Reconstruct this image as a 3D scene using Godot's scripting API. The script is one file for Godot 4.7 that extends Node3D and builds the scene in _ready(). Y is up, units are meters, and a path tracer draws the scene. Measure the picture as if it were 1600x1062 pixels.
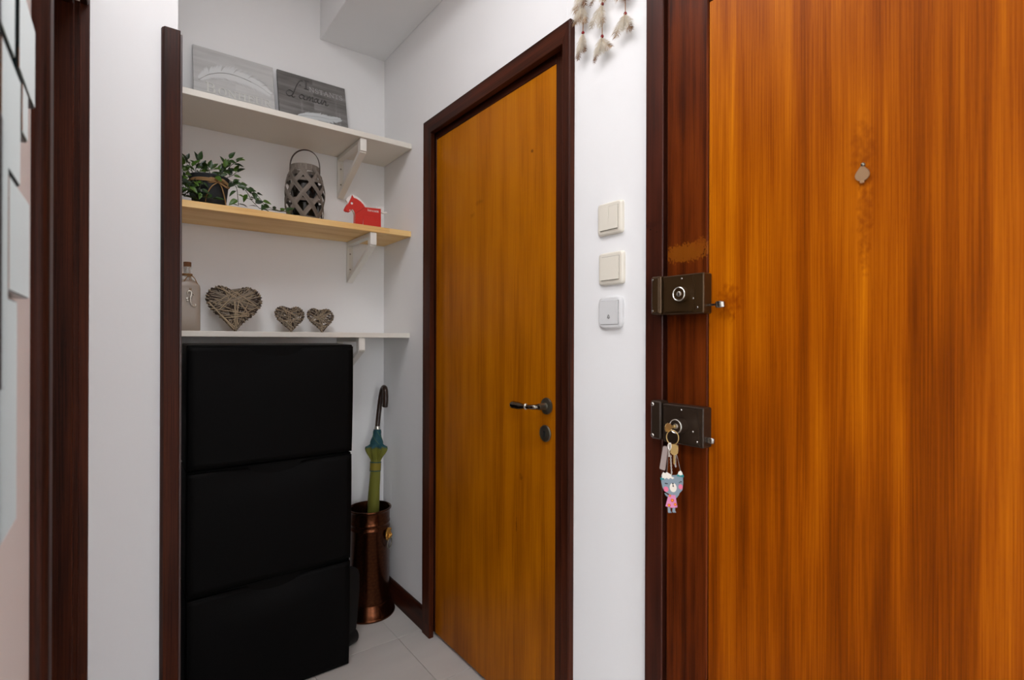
extends Node3D

# ------------------------------------------------------------------ mesh builder
class Geo:
	var v := PackedVector3Array()
	var t := PackedVector2Array()
	var s := PackedInt32Array()
	var c := PackedColorArray()
	var tint := Color.WHITE
	var grain := 1
	var off := Vector2.ZERO
	var sg := 0

	func group() -> int:
		sg += 1
		return sg

	func tri(a: Vector3, b: Vector3, d: Vector3, ua: Vector2, ub: Vector2, ud: Vector2, k := -1) -> void:
		v.append(a); v.append(b); v.append(d)
		t.append(ua); t.append(ub); t.append(ud)
		for i in 3:
			s.append(k); c.append(tint)

	func uvp(p: Vector3, n: Vector3) -> Vector2:
		var m := n.abs().max_axis_index()
		if m == grain:
			return Vector2(p[(grain + 1) % 3], p[(grain + 2) % 3] * 0.2) + off
		var a := 3 - m - grain
		return Vector2(p[a], -p[grain]) + off

	func flat(pts: Array, k := -1) -> void:
		var n: Vector3 = (pts[1] - pts[0]).cross(pts[2] - pts[0])
		for i in range(1, pts.size() - 1):
			tri(pts[0], pts[i], pts[i + 1], uvp(pts[0], n), uvp(pts[i], n), uvp(pts[i + 1], n), k)

	func fix(from: int) -> void:
		var vol := 0.0
		var o := v[from]
		for i in range(from, v.size(), 3):
			vol += (v[i] - o).dot((v[i + 1] - o).cross(v[i + 2] - o))
		if vol > 0.0:
			for i in range(from, v.size(), 3):
				var a := v[i + 1]; v[i + 1] = v[i + 2]; v[i + 2] = a
				var b := t[i + 1]; t[i + 1] = t[i + 2]; t[i + 2] = b
				var d := c[i + 1]; c[i + 1] = c[i + 2]; c[i + 2] = d

	# chamfered box between two corners
	func box(lo: Vector3, hi: Vector3, b := 0.001) -> Geo:
		var f := v.size()
		var e := hi - lo
		b = minf(b, minf(e.x, minf(e.y, e.z)) * 0.49)
		for ax in 3:
			var p := (ax + 1) % 3
			var q := (ax + 2) % 3
			for sd in 2:
				var pts := []
				for k in [[0, 0], [1, 0], [1, 1], [0, 1]]:
					var w := Vector3()
					w[ax] = hi[ax] if sd else lo[ax]
					w[p] = hi[p] - b if k[0] else lo[p] + b
					w[q] = hi[q] - b if k[1] else lo[q] + b
					pts.append(w)
				if sd == 0:
					pts.reverse()
				flat(pts)
			for i in 2:
				for j in 2:
					var a0 := Vector3(); var a1 := Vector3(); var b0 := Vector3(); var b1 := Vector3()
					a0[ax] = lo[ax] + b; a1[ax] = hi[ax] - b; b0[ax] = lo[ax] + b; b1[ax] = hi[ax] - b
					var P := hi[p] if i else lo[p]
					var Pi := hi[p] - b if i else lo[p] + b
					var Q := hi[q] if j else lo[q]
					var Qi := hi[q] - b if j else lo[q] + b
					a0[p] = P; a1[p] = P; a0[q] = Qi; a1[q] = Qi
					b0[p] = Pi; b1[p] = Pi; b0[q] = Q; b1[q] = Q
					var pts := [a0, b0, b1, a1]
					if i == j:
						pts.reverse()
					flat(pts)
		for i in 8:
			var h := Vector3(hi.x if i & 1 else lo.x, hi.y if i & 2 else lo.y, hi.z if i & 4 else lo.z)
			var w := Vector3(-b if i & 1 else b, -b if i & 2 else b, -b if i & 4 else b)
			var pts := [h + Vector3(0, w.y, w.z), h + Vector3(w.x, 0, w.z), h + Vector3(w.x, w.y, 0)]
			if (i & 1) ^ ((i >> 1) & 1) ^ ((i >> 2) & 1):
				pts.reverse()
			flat(pts)
		# orient every face away from the middle
		var mid := (lo + hi) / 2
		for i in range(f, v.size(), 3):
			var n := (v[i + 1] - v[i]).cross(v[i + 2] - v[i])
			if n.dot(v[i] - mid) > 0:
				var a := v[i + 1]; v[i + 1] = v[i + 2]; v[i + 2] = a
				var d := t[i + 1]; t[i + 1] = t[i + 2]; t[i + 2] = d
		return self

	# outline in the plane of xf (its x and y), pushed along its z from z0 + m0*x to z1 + m1*x
	func prism(poly: PackedVector2Array, xf: Transform3D, z0: float, z1: float, m0 := 0.0, m1 := 0.0, smooth := false) -> Geo:
		var f := v.size()
		var n := poly.size()
		var k := group() if smooth else -1
		var along := off.x
		for i in n:
			var a := poly[i]
			var b := poly[(i + 1) % n]
			var w := a.distance_to(b)
			var p0 := Vector3(a.x, a.y, z0 + m0 * a.x); var p1 := Vector3(b.x, b.y, z0 + m0 * b.x)
			var p2 := Vector3(b.x, b.y, z1 + m1 * b.x); var p3 := Vector3(a.x, a.y, z1 + m1 * a.x)
			var u0 := Vector2(along, p0.z + off.y); var u1 := Vector2(along + w, p1.z + off.y)
			var u2 := Vector2(along + w, p2.z + off.y); var u3 := Vector2(along, p3.z + off.y)
			tri(xf * p0, xf * p1, xf * p2, u0, u1, u2, k)
			tri(xf * p0, xf * p2, xf * p3, u0, u2, u3, k)
			along += w
		var ids := Geometry2D.triangulate_polygon(poly)
		var area := 0.0
		for i in n:
			area += poly[i].cross(poly[(i + 1) % n])
		for i in range(0, ids.size(), 3):
			var q := [poly[ids[i]], poly[ids[i + 1]], poly[ids[i + 2]]]
			if ((q[1] - q[0]).cross(q[2] - q[0]) > 0) != (area > 0):
				q.reverse()
			var lo := []
			var hi := []
			for w in q:
				lo.append(xf * Vector3(w.x, w.y, z0 + m0 * w.x))
				hi.append(xf * Vector3(w.x, w.y, z1 + m1 * w.x))
			tri(lo[2], lo[1], lo[0], q[2], q[1], q[0])
			tri(hi[0], hi[1], hi[2], q[0], q[1], q[2])
		fix(f)
		return self

	# profile of (radius, height) turned round the y axis of xf
	func lathe(pr: PackedVector2Array, seg := 32, xf := Transform3D.IDENTITY, sharp := 0.6, sx := 1.0, sz := 1.0) -> Geo:
		var f := v.size()
		var k := group()
		for i in pr.size() - 1:
			if i > 0:
				var d0 := pr[i] - pr[i - 1]
				var d1 := pr[i + 1] - pr[i]
				if absf(d0.angle_to(d1)) > sharp:
					k = group()
			for j in seg:
				var a := TAU * j / seg
				var b := TAU * (j + 1) / seg
				var p := []
				for q in [[pr[i], a], [pr[i], b], [pr[i + 1], b], [pr[i + 1], a]]:
					p.append(xf * Vector3(q[0].x * cos(q[1]) * sx, q[0].y, q[0].x * sin(q[1]) * sz))
				var u0 := float(j) / seg
				var u1 := float(j + 1) / seg
				if pr[i].x > 1e-6:
					tri(p[0], p[1], p[2], Vector2(u0, pr[i].y), Vector2(u1, pr[i].y), Vector2(u1, pr[i + 1].y), k)
				if pr[i + 1].x > 1e-6:
					tri(p[0], p[2], p[3], Vector2(u0, pr[i].y), Vector2(u1, pr[i + 1].y), Vector2(u0, pr[i + 1].y), k)
		fix(f)
		return self

	func ball(at: Vector3, r: Vector3, seg := 16) -> Geo:
		var pr := PackedVector2Array()
		var n := maxi(4, seg / 2)
		for i in n + 1:
			var a := PI * i / n
			pr.append(Vector2(sin(a) if i > 0 and i < n else 0.0, -cos(a)))
		return lathe(pr, seg, Transform3D(Basis.from_scale(r), at), 9.0)

	# round bar along points, radii one per point
	func tube(pts: PackedVector3Array, rad: PackedFloat32Array, seg := 8, closed := false, flatten := 1.0) -> Geo:
		var f := v.size()
		var n := pts.size()
		var k := group()
		var rings := []
		var side := Vector3.ZERO
		for i in n:
			var d := pts[(i + 1) % n] - pts[(i - 1 + n) % n] if closed else pts[mini(i + 1, n - 1)] - pts[maxi(i - 1, 0)]
			d = d.normalized()
			if side == Vector3.ZERO:
				side = d.cross(Vector3.UP if absf(d.y) < 0.9 else Vector3.RIGHT).normalized()
			else:
				side = (side - d * side.dot(d)).normalized()
			var up := d.cross(side)
			var r := rad[mini(i, rad.size() - 1)]
			var ring := PackedVector3Array()
			for j in seg:
				var a := TAU * j / seg
				ring.append(pts[i] + side * cos(a) * r + up * sin(a) * r * flatten)
			rings.append(ring)
		var run := 0.0
		for i in (n if closed else n - 1):
			var A: PackedVector3Array = rings[i]
			var B: PackedVector3Array = rings[(i + 1) % n]
			var l := pts[i].distance_to(pts[(i + 1) % n])
			var sh := 0
			if closed and i == n - 1:   # match the twist where the loop closes
				var best := 1e9
				for q in seg:
					var dd := A[0].distance_to(B[q])
					if dd < best:
						best = dd; sh = q
			for j in seg:
				var j1 := (j + 1) % seg
				var w0 := Vector2(float(j) / seg, run); var w1 := Vector2(float(j + 1) / seg, run)
				var w2 := Vector2(float(j + 1) / seg, run + l); var w3 := Vector2(float(j) / seg, run + l)
				tri(A[j], A[j1], B[(j1 + sh) % seg], w0, w1, w2, k)
				tri(A[j], B[(j1 + sh) % seg], B[(j + sh) % seg], w0, w2, w3, k)
			run += l
		if not closed:
			for e in [0, n - 1]:
				for j in seg:
					var R: PackedVector3Array = rings[e]
					var p := [pts[e], R[j], R[(j + 1) % seg]]
					if e == 0:
						p.reverse()
					tri(p[0], p[1], p[2], Vector2.ZERO, Vector2.ZERO, Vector2.ZERO)
		fix(f)
		return self

	# sheet of nu x nv cells from a function of (u, v)
	func sheet(fn: Callable, nu: int, nv: int, us := 1.0, vs := 1.0) -> Geo:
		var k := group()
		var p := PackedVector3Array()
		for j in nv + 1:
			for i in nu + 1:
				p.append(fn.call(float(i) / nu, float(j) / nv))
		for j in nv:
			for i in nu:
				var a := j * (nu + 1) + i
				var w := [Vector2(float(i) / nu * us, float(j) / nv * vs), Vector2(float(i + 1) / nu * us, float(j) / nv * vs), Vector2(float(i + 1) / nu * us, float(j + 1) / nv * vs), Vector2(float(i) / nu * us, float(j + 1) / nv * vs)]
				tri(p[a], p[a + 1], p[a + nu + 2], w[0], w[1], w[2], k)
				tri(p[a], p[a + nu + 2], p[a + nu + 1], w[0], w[2], w[3], k)
		return self

	# flat band along points, outward normals given, with thickness
	func band(pts: PackedVector3Array, out: PackedVector3Array, width: float, thick: float) -> Geo:
		var f := v.size()
		var n := pts.size()
		var R := []
		for i in n:
			var d := (pts[mini(i + 1, n - 1)] - pts[maxi(i - 1, 0)]).normalized()
			var sd := d.cross(out[i]).normalized() * width / 2
			var o := out[i].normalized() * thick / 2
			R.append([pts[i] - sd - o, pts[i] + sd - o, pts[i] + sd + o, pts[i] - sd + o])
		var ks := [group(), group(), group(), group()]
		var run := 0.0
		for i in n - 1:
			var l := pts[i].distance_to(pts[i + 1])
			for j in 4:
				var j1 := (j + 1) % 4
				var x0 := width if j in [1, 2] else 0.0
				var x1 := width if j1 in [1, 2] else 0.0
				tri(R[i][j], R[i][j1], R[i + 1][j1], Vector2(x0, run) + off, Vector2(x1, run) + off, Vector2(x1, run + l) + off, ks[j])
				tri(R[i][j], R[i + 1][j1], R[i + 1][j], Vector2(x0, run) + off, Vector2(x1, run + l) + off, Vector2(x0, run + l) + off, ks[j])
			run += l
		for e in [0, n - 1]:
			var p: Array = R[e]
			var q := [p[0], p[1], p[2], p[3]]
			if e == 0:
				q.reverse()
			flat(q)
		fix(f)
		return self

	func mesh() -> ArrayMesh:
		var st := SurfaceTool.new()
		st.begin(Mesh.PRIMITIVE_TRIANGLES)
		for i in v.size():
			st.set_smooth_group(s[i])
			st.set_uv(t[i])
			st.set_color(c[i])
			st.add_vertex(v[i])
		st.generate_normals()
		return st.commit()

# ------------------------------------------------------------------ node helpers
var used := {}

func numbered(n: String) -> String:
	var k: int = used.get(n, 0)
	used[n] = k + 1
	return n if k == 0 else "%s_%03d" % [n, k]

func tag(o: Node3D, label: String, category := "", group := "", kind := "") -> Node3D:
	if label: o.set_meta("label", label)
	if category: o.set_meta("category", category)
	if group: o.set_meta("group", group)
	if kind: o.set_meta("kind", kind)
	return o

func thing(called: String, at: Vector3, label: String, category: String, group := "", kind := "") -> Node3D:
	var o := Node3D.new()
	o.name = numbered(called)
	add_child(o)
	o.position = at
	tag(o, label, category, group, kind)
	return o

func part(parent: Node3D, called: String, g: Geo, m: Material, label := "") -> MeshInstance3D:
	var o := MeshInstance3D.new()
	o.name = called
	o.mesh = g.mesh()
	o.material_override = m
	parent.add_child(o, true)
	if label: o.set_meta("label", label)
	return o

func struct(called: String, g: Geo, m: Material, label: String, category: String) -> MeshInstance3D:
	var o := MeshInstance3D.new()
	o.name = called
	o.mesh = g.mesh()
	o.material_override = m
	add_child(o)
	tag(o, label, category, "", "structure")
	return o

func V(x: float, y: float, z: float) -> Vector3:
	return Vector3(x, y, z)

func P2(a: Array) -> PackedVector2Array:
	var r := PackedVector2Array()
	for i in range(0, a.size(), 2):
		r.append(Vector2(a[i], a[i + 1]))
	return r

func P3(a: Array) -> PackedVector3Array:
	var r := PackedVector3Array()
	for i in range(0, a.size(), 3):
		r.append(Vector3(a[i], a[i + 1], a[i + 2]))
	return r

func F(a: Array) -> PackedFloat32Array:
	return PackedFloat32Array(a)

func smooth_path(ctrl: PackedVector3Array, n: int) -> PackedVector3Array:
	var r := PackedVector3Array()
	var m := ctrl.size() - 1
	for i in n + 1:
		var x := float(i) / n * m
		var k := mini(int(x), m - 1)
		r.append(ctrl[k].cubic_interpolate(ctrl[k + 1], ctrl[maxi(k - 1, 0)], ctrl[mini(k + 2, m)], x - k))
	return r

func mat(col: Color, rough := 0.6, metal := 0.0, spec := 0.5) -> StandardMaterial3D:
	var m := StandardMaterial3D.new()
	m.albedo_color = col
	m.roughness = rough
	m.metallic = metal
	m.metallic_specular = spec
	return m

func noise(seed_: int, freq: float, oct := 3) -> FastNoiseLite:
	var n := FastNoiseLite.new()
	n.noise_type = FastNoiseLite.TYPE_SIMPLEX_SMOOTH
	n.seed = seed_
	n.frequency = freq
	n.fractal_octaves = oct
	return n

func noise_image(seed_: int, w: int, h: int, nw: int, nh: int, freq: float, oct := 3) -> PackedByteArray:
	var im := noise(seed_, freq, oct).get_image(nw, nh, false, false, true)
	im.convert(Image.FORMAT_L8)
	im.resize(w, h, Image.INTERPOLATE_CUBIC)
	return im.get_data()

# wood: streaks along the picture's rows; colours are sRGB, tone paints shading
func wood(w: int, h: int, seed_: int, lo: Color, mid: Color, hi: Color, fine := 0.5, bands := 0.6, pores := 0.3, spots: Array = [], tone := Vector2.ZERO) -> ImageTexture:
	var a := noise_image(seed_, w, h, w, maxi(8, h / 48), 0.35, 2)
	var b := noise_image(seed_ + 1, w, h, w, maxi(8, h / 20), 0.02, 3)
	var d := noise_image(seed_ + 2, w, h, w, maxi(16, h / 8), 0.6, 1)
	var e := noise_image(seed_ + 3, w, h, maxi(8, w / 4), maxi(8, h / 10), 0.03, 3)
	var ramp := PackedByteArray()
	for i in 256:
		var x := i / 255.0
		var q := lo.lerp(mid, x * 2) if x < 0.5 else mid.lerp(hi, x * 2 - 1)
		ramp.append(q.r8); ramp.append(q.g8); ramp.append(q.b8)
	var out := PackedByteArray()
	out.resize(w * h * 3)
	var fa := fine / 2.0; var fb := bands / 2.0; var fe := bands / 3.0; var fp := pores
	for i in w * h:
		var x := 128.0 + (a[i] - 128) * fa * 2 + (b[i] - 128) * fb * 2 + (e[i] - 128) * fe * 2
		var p := d[i] - 175
		if p > 0:
			x -= p * fp * 2.2
		x -= tone.x * (float(i % w) / w - 0.35) + tone.y * (float(i) / (w * h) - 0.35)  # painted shading: tone darkens the texture rightwards and downwards
		var k := clampi(int(x), 0, 255) * 3
		var o := i * 3
		out[o] = ramp[k]; out[o + 1] = ramp[k + 1]; out[o + 2] = ramp[k + 2]
	var im := Image.create_from_data(w, h, false, Image.FORMAT_RGB8, out)
	# marks with a shape of their own: [x, y, rx, ry, colour, strength], ragged by noise
	var rag := noise(seed_ + 9, 0.07, 3)
	for s in spots:
		var cx: float = s[0] * w; var cy: float = s[1] * h; var rx: float = s[2] * w; var ry: float = s[3] * h
		for yy in range(maxi(0, int(cy - ry * 1.5)), mini(h, int(cy + ry * 1.5) + 1)):
			for xx in range(maxi(0, int(cx - rx * 1.5)), mini(w, int(cx + rx * 1.5) + 1)):
				var q := pow(absf(xx - cx) / rx, 2) + pow(absf(yy - cy) / ry, 2) + rag.get_noise_2d(xx, yy * 1.6) * 0.9
				if q < 1.0:
					var k := clampf((1.0 - q) * (float(s[6]) if s.size() > 6 else 0.9), 0, 1) * float(s[5])
					im.set_pixel(xx, yy, im.get_pixel(xx, yy).lerp(s[4], k))
	return ImageTexture.create_from_image(im)

func wood_mat(tex: Texture2D, across: float, along: float, rough := 0.34, coat := 0.25) -> StandardMaterial3D:
	var m := mat(Color.WHITE, rough, 0.0, 0.3)
	m.albedo_texture = tex
	m.uv1_scale = Vector3(1.0 / across, 1.0 / along, 1)
	m.clearcoat_enabled = coat > 0
	m.clearcoat = coat
	m.clearcoat_roughness = 0.22
	m.heightmap_enabled = true
	m.heightmap_texture = tex
	m.heightmap_scale = 0.012
	return m

# Droid lettering as solid geometry, one mesh
func letters(parent: Node3D, called: String, txt: String, height: float, depth: float, m: Material, xf: Transform3D, font := "Droid Serif", slant := 0.0, weight := 400) -> MeshInstance3D:
	var f := SystemFont.new()
	f.font_names = PackedStringArray([font])
	f.font_weight = weight
	var tm := TextMesh.new()
	tm.font = f
	tm.text = txt
	tm.font_size = 64
	tm.pixel_size = height / 64.0
	tm.depth = depth
	tm.curve_step = 2.0
	tm.horizontal_alignment = HORIZONTAL_ALIGNMENT_LEFT
	tm.vertical_alignment = VERTICAL_ALIGNMENT_BOTTOM
	var o := MeshInstance3D.new()
	o.name = called
	var am := ArrayMesh.new()
	for i in tm.get_surface_count():
		var arr := tm.surface_get_arrays(i)
		var vs: PackedVector3Array = arr[Mesh.ARRAY_VERTEX]
		for j in vs.size():
			vs[j].x += vs[j].y * slant
		arr[Mesh.ARRAY_VERTEX] = vs
		am.add_surface_from_arrays(Mesh.PRIMITIVE_TRIANGLES, arr)
	o.mesh = am
	o.material_override = m
	o.transform = xf
	parent.add_child(o, true)
	return o

# ------------------------------------------------------------------ scene
const WALL := 1.0        # face of the wall with the two doors
const BACK := -2.35      # face of the back wall of the niche
const LEFT := -0.091     # face of the wall on the left
const STUB := -1.82      # face of the narrow wall beside the niche
const TOP := 2.74
const REAR := 1.6
var M := {}
var rng := RandomNumberGenerator.new()

func _ready() -> void:
	rng.seed = 7
	# camera
	var cam := Camera3D.new()
	cam.name = "camera"
	cam.transform = Transform3D(Basis(V(0.799187, 0.002822, 0.601076), V(-0.002787, 0.999996, -0.000989), V(-0.601076, -0.000885, 0.799192)), V(0, 1.19, 0))
	cam.keep_aspect = Camera3D.KEEP_HEIGHT
	cam.fov = 66.4736
	cam.near = 0.02
	var at := CameraAttributesPhysical.new()
	at.frustum_focal_length = 18.31
	at.frustum_focus_distance = 1.55
	at.exposure_aperture = 4.5
	cam.attributes = at
	add_child(cam)
	cam.fov = 66.4736
	cam.current = true
	# sky, exposure
	var env := Environment.new()
	env.background_mode = Environment.BG_SKY
	var sm := ProceduralSkyMaterial.new()
	sm.sky_top_color = Color(0.84, 0.86, 0.9)
	sm.sky_horizon_color = Color(0.93, 0.92, 0.91)
	sm.ground_bottom_color = Color(0.4, 0.4, 0.38)
	sm.ground_horizon_color = Color(0.55, 0.55, 0.53)
	sm.sky_energy_multiplier = SKY_E
	sm.ground_energy_multiplier = SKY_E
	env.sky = Sky.new()
	env.sky.sky_material = sm
	env.tonemap_mode = Environment.TONE_MAPPER_LINEAR
	env.tonemap_exposure = EXPO
	env.sdfgi_enabled = true
	env.ssao_enabled = true
	env.ssil_enabled = true
	var we := WorldEnvironment.new()
	we.name = "world_environment"
	we.environment = env
	add_child(we)
	materials()
	ceiling_lamp(V(0.14, TOP, -0.88), "long white light panel on the hallway ceiling in front of the niche", LAMP_E, Vector2(0.36, 0.9))
	ceiling_lamp(V(-1.0, TOP, 0.6), "square white light panel on the ceiling of the side room left of the camera", LAMP2_E, Vector2(0.6, 0.6))  # fill lamp added out of view to brighten the right wall
	shell()
	left_side()
	inner_door()
	front_door()
	niche()
	shelf_things()
	floor_things()
	wall_things()
	keys()

const SKY_E := 2.4
const EXPO := 1.06
const LAMP_E := 1.12
const LAMP2_E := 3.1
const LAMP_C := Color(0.985, 0.985, 1.0)

func ceiling_lamp(at: Vector3, label: String, energy: float, size: Vector2) -> void:
	var t := thing("ceiling_lamp", at, label, "lamp")
	var g := Geo.new()
	var a := size.x / 2
	var e := size.y / 2
	g.box(V(-a - 0.025, -0.03, -e - 0.025), V(a + 0.025, 0, -e), 0.003)
	g.box(V(-a - 0.025, -0.03, e), V(a + 0.025, 0, e + 0.025), 0.003)
	g.box(V(-a - 0.025, -0.03, -e), V(-a, 0, e), 0.003)
	g.box(V(a, -0.03, -e), V(a + 0.025, 0, e), 0.003)
	part(t, "lamp_frame", g, M.plastic_white)
	var gm := mat(Color(0.95, 0.95, 0.95), 0.5)
	gm.emission_enabled = true
	gm.emission = LAMP_C
	gm.emission_energy_multiplier = energy * 0.5
	part(t, "lamp_panel", Geo.new().box(V(-a, -0.024, -e), V(a, -0.001, e), 0.001), gm)
	var l := AreaLight3D.new()
	l.name = "lamp_light"
	l.area_size = size
	l.light_color = LAMP_C
	l.light_energy = energy
	l.area_range = 12
	l.area_attenuation = 2
	l.shadow_enabled = true
	l.position = V(0, -0.034, 0)
	l.rotation.x = -PI / 2
	t.add_child(l)

func materials() -> void:
	M.wall = mat(Color(0.955, 0.955, 0.955), 0.75, 0, 0.35)
	var nt := NoiseTexture2D.new()
	nt.noise = noise(31, 0.02, 4); nt.width = 256; nt.height = 256; nt.seamless = true
	M.wall.heightmap_enabled = true
	M.wall.heightmap_texture = nt
	M.wall.heightmap_scale = 0.06
	M.wall.uv1_scale = Vector3(1.6, 1.6, 1)
	M.plaster = mat(Color(0.88, 0.84, 0.82), 0.85)
	M.plastic_white = mat(Color(0.93, 0.93, 0.92), 0.4)
	M.cream = mat(Color(0.9, 0.875, 0.82), 0.3)
	M.grey_plastic = mat(Color(0.87, 0.87, 0.87), 0.3)
	M.slot = mat(Color(0.25, 0.24, 0.22), 0.6)
	var dark := wood(256, 1024, 11, Color(0.09, 0.036, 0.015), Color(0.235, 0.1, 0.047), Color(0.35, 0.165, 0.085), 0.5, 0.5, 0.25)
	M.dark_wood = wood_mat(dark, 0.3, 2.3, 0.42, 0.04)
	M.dark_wood.metallic_specular = 0.22
	M.lining = mat(Color(0.28, 0.2, 0.19), 0.4)
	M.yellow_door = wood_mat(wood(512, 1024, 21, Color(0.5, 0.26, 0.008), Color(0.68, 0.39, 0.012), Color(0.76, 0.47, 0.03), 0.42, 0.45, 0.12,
		[[0.42, 0.16, 0.04, 0.005, Color(0.42, 0.24, 0.05), 0.3], [0.36, 0.18, 0.025, 0.005, Color(0.42, 0.24, 0.05), 0.25], [0.82, 0.112, 0.009, 0.003, Color(0.3, 0.14, 0.04), 0.6], [0.75, 0.62, 0.015, 0.006, Color(0.36, 0.17, 0.03), 0.5], [0.72, 0.7, 0.005, 0.014, Color(0.35, 0.14, 0.03), 0.5]], Vector2(0, 95)), 0.74, 2.0, 0.3, 0.0)  # tone vector paints shade into the veneer, darker towards the bottom
	M.yellow_door.metallic_specular = 0.22
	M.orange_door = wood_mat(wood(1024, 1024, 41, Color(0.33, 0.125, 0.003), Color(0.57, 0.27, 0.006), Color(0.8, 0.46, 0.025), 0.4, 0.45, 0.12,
		[[0.3, 0.224, 0.02, 0.03, Color(0.42, 0.17, 0.02), 0.4], [0.302, 0.275, 0.012, 0.05, Color(0.4, 0.15, 0.02), 0.45], [0.05, 0.34, 0.03, 0.02, Color(0.4, 0.14, 0.01), 0.45]], Vector2(60, 95)), 0.95, 2.0, 0.34, 0.0)  # shade painted into the veneer here too, darker downwards and to the right
	M.orange_door.metallic_specular = 0.2
	M.stile = wood_mat(wood(192, 2048, 51, Color(0.15, 0.045, 0.008), Color(0.33, 0.13, 0.025), Color(0.45, 0.2, 0.05), 0.4, 0.6, 0.2,
		[[0.5, 0.3085, 0.66, 0.011, Color(0.5, 0.27, 0.05), 0.85, 3.0], [0.88, 0.302, 0.2, 0.008, Color(0.48, 0.24, 0.05), 0.7, 3.0]]), 0.1, 2.0, 0.34, 0.0)
	M.stile.metallic_specular = 0.2
	M.frame = wood_mat(wood(128, 2048, 61, Color(0.12, 0.045, 0.025), Color(0.25, 0.105, 0.06), Color(0.33, 0.15, 0.09), 0.4, 0.45, 0.2,
		[[0.3, 0.305, 0.5, 0.004, Color(0.16, 0.06, 0.04), 0.5], [0.35, 0.31, 0.04, 0.001, Color(0.05, 0.02, 0.02), 1.0], [0.6, 0.314, 0.04, 0.001, Color(0.05, 0.02, 0.02), 1.0]]), 0.07, 2.1, 0.36, 0.08)
	M.pine = wood_mat(wood(128, 512, 71, Color(0.83, 0.63, 0.37), Color(0.93, 0.76, 0.5), Color(0.96, 0.82, 0.58), 0.4, 0.7, 0.1), 0.3, 0.9, 0.45, 0.1)
	M.shelf_white = mat(Color(0.9, 0.88, 0.84), 0.45)
	M.bracket = mat(Color(0.91, 0.9, 0.87), 0.4)
	M.steel = mat(Color(0.62, 0.6, 0.57), 0.25, 1.0)
	M.chrome = mat(Color(0.88, 0.87, 0.84), 0.28, 1.0)
	M.brass = mat(Color(0.78, 0.58, 0.28), 0.28, 1.0)
	M.gold = mat(Color(0.82, 0.7, 0.46), 0.32, 0.9)
	M.nickel = mat(Color(0.55, 0.53, 0.47), 0.36, 1.0)
	M.lever = mat(Color(0.5, 0.47, 0.43), 0.2, 1.0)
	M.lock_bronze = mat(Color(0.27, 0.19, 0.1), 0.36, 0.55)
	M.lock_brown = mat(Color(0.2, 0.15, 0.11), 0.38, 0.3)
	M.black_plastic = mat(Color(0.04, 0.038, 0.037), 0.5, 0, 0.16)
	M.black = mat(Color(0.03, 0.03, 0.03), 0.5)
	M.hole = mat(Color(0.02, 0.015, 0.01), 0.9)
	M.mirror = mat(Color(0.79, 0.86, 0.85), 0.03, 1.0)
	M.glass_edge = mat(Color(0.06, 0.13, 0.14), 0.2)
	var tl := NoiseTexture2D.new()
	tl.noise = noise(77, 0.01, 5); tl.width = 256; tl.height = 256; tl.seamless = true
	var gr := Gradient.new()
	gr.set_color(0, Color(0.78, 0.76, 0.735)); gr.set_color(1, Color(0.85, 0.83, 0.805))
	tl.color_ramp = gr
	M.tile = mat(Color.WHITE, 0.35)
	M.tile.albedo_texture = tl
	M.tile.uv1_scale = Vector3(1.5, 1.5, 1)
	M.grout = mat(Color(0.6, 0.56, 0.53), 0.9)
	M.glass_pane = mat(Color(1, 1, 1, 0.05), 0.02)
	M.glass_pane.transparency = BaseMaterial3D.TRANSPARENCY_ALPHA

# ---------------------------------------------------------------- the room
func wall_box(g: Geo, lo: Vector3, hi: Vector3) -> void:
	g.box(lo, hi, 0.0005)

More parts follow.
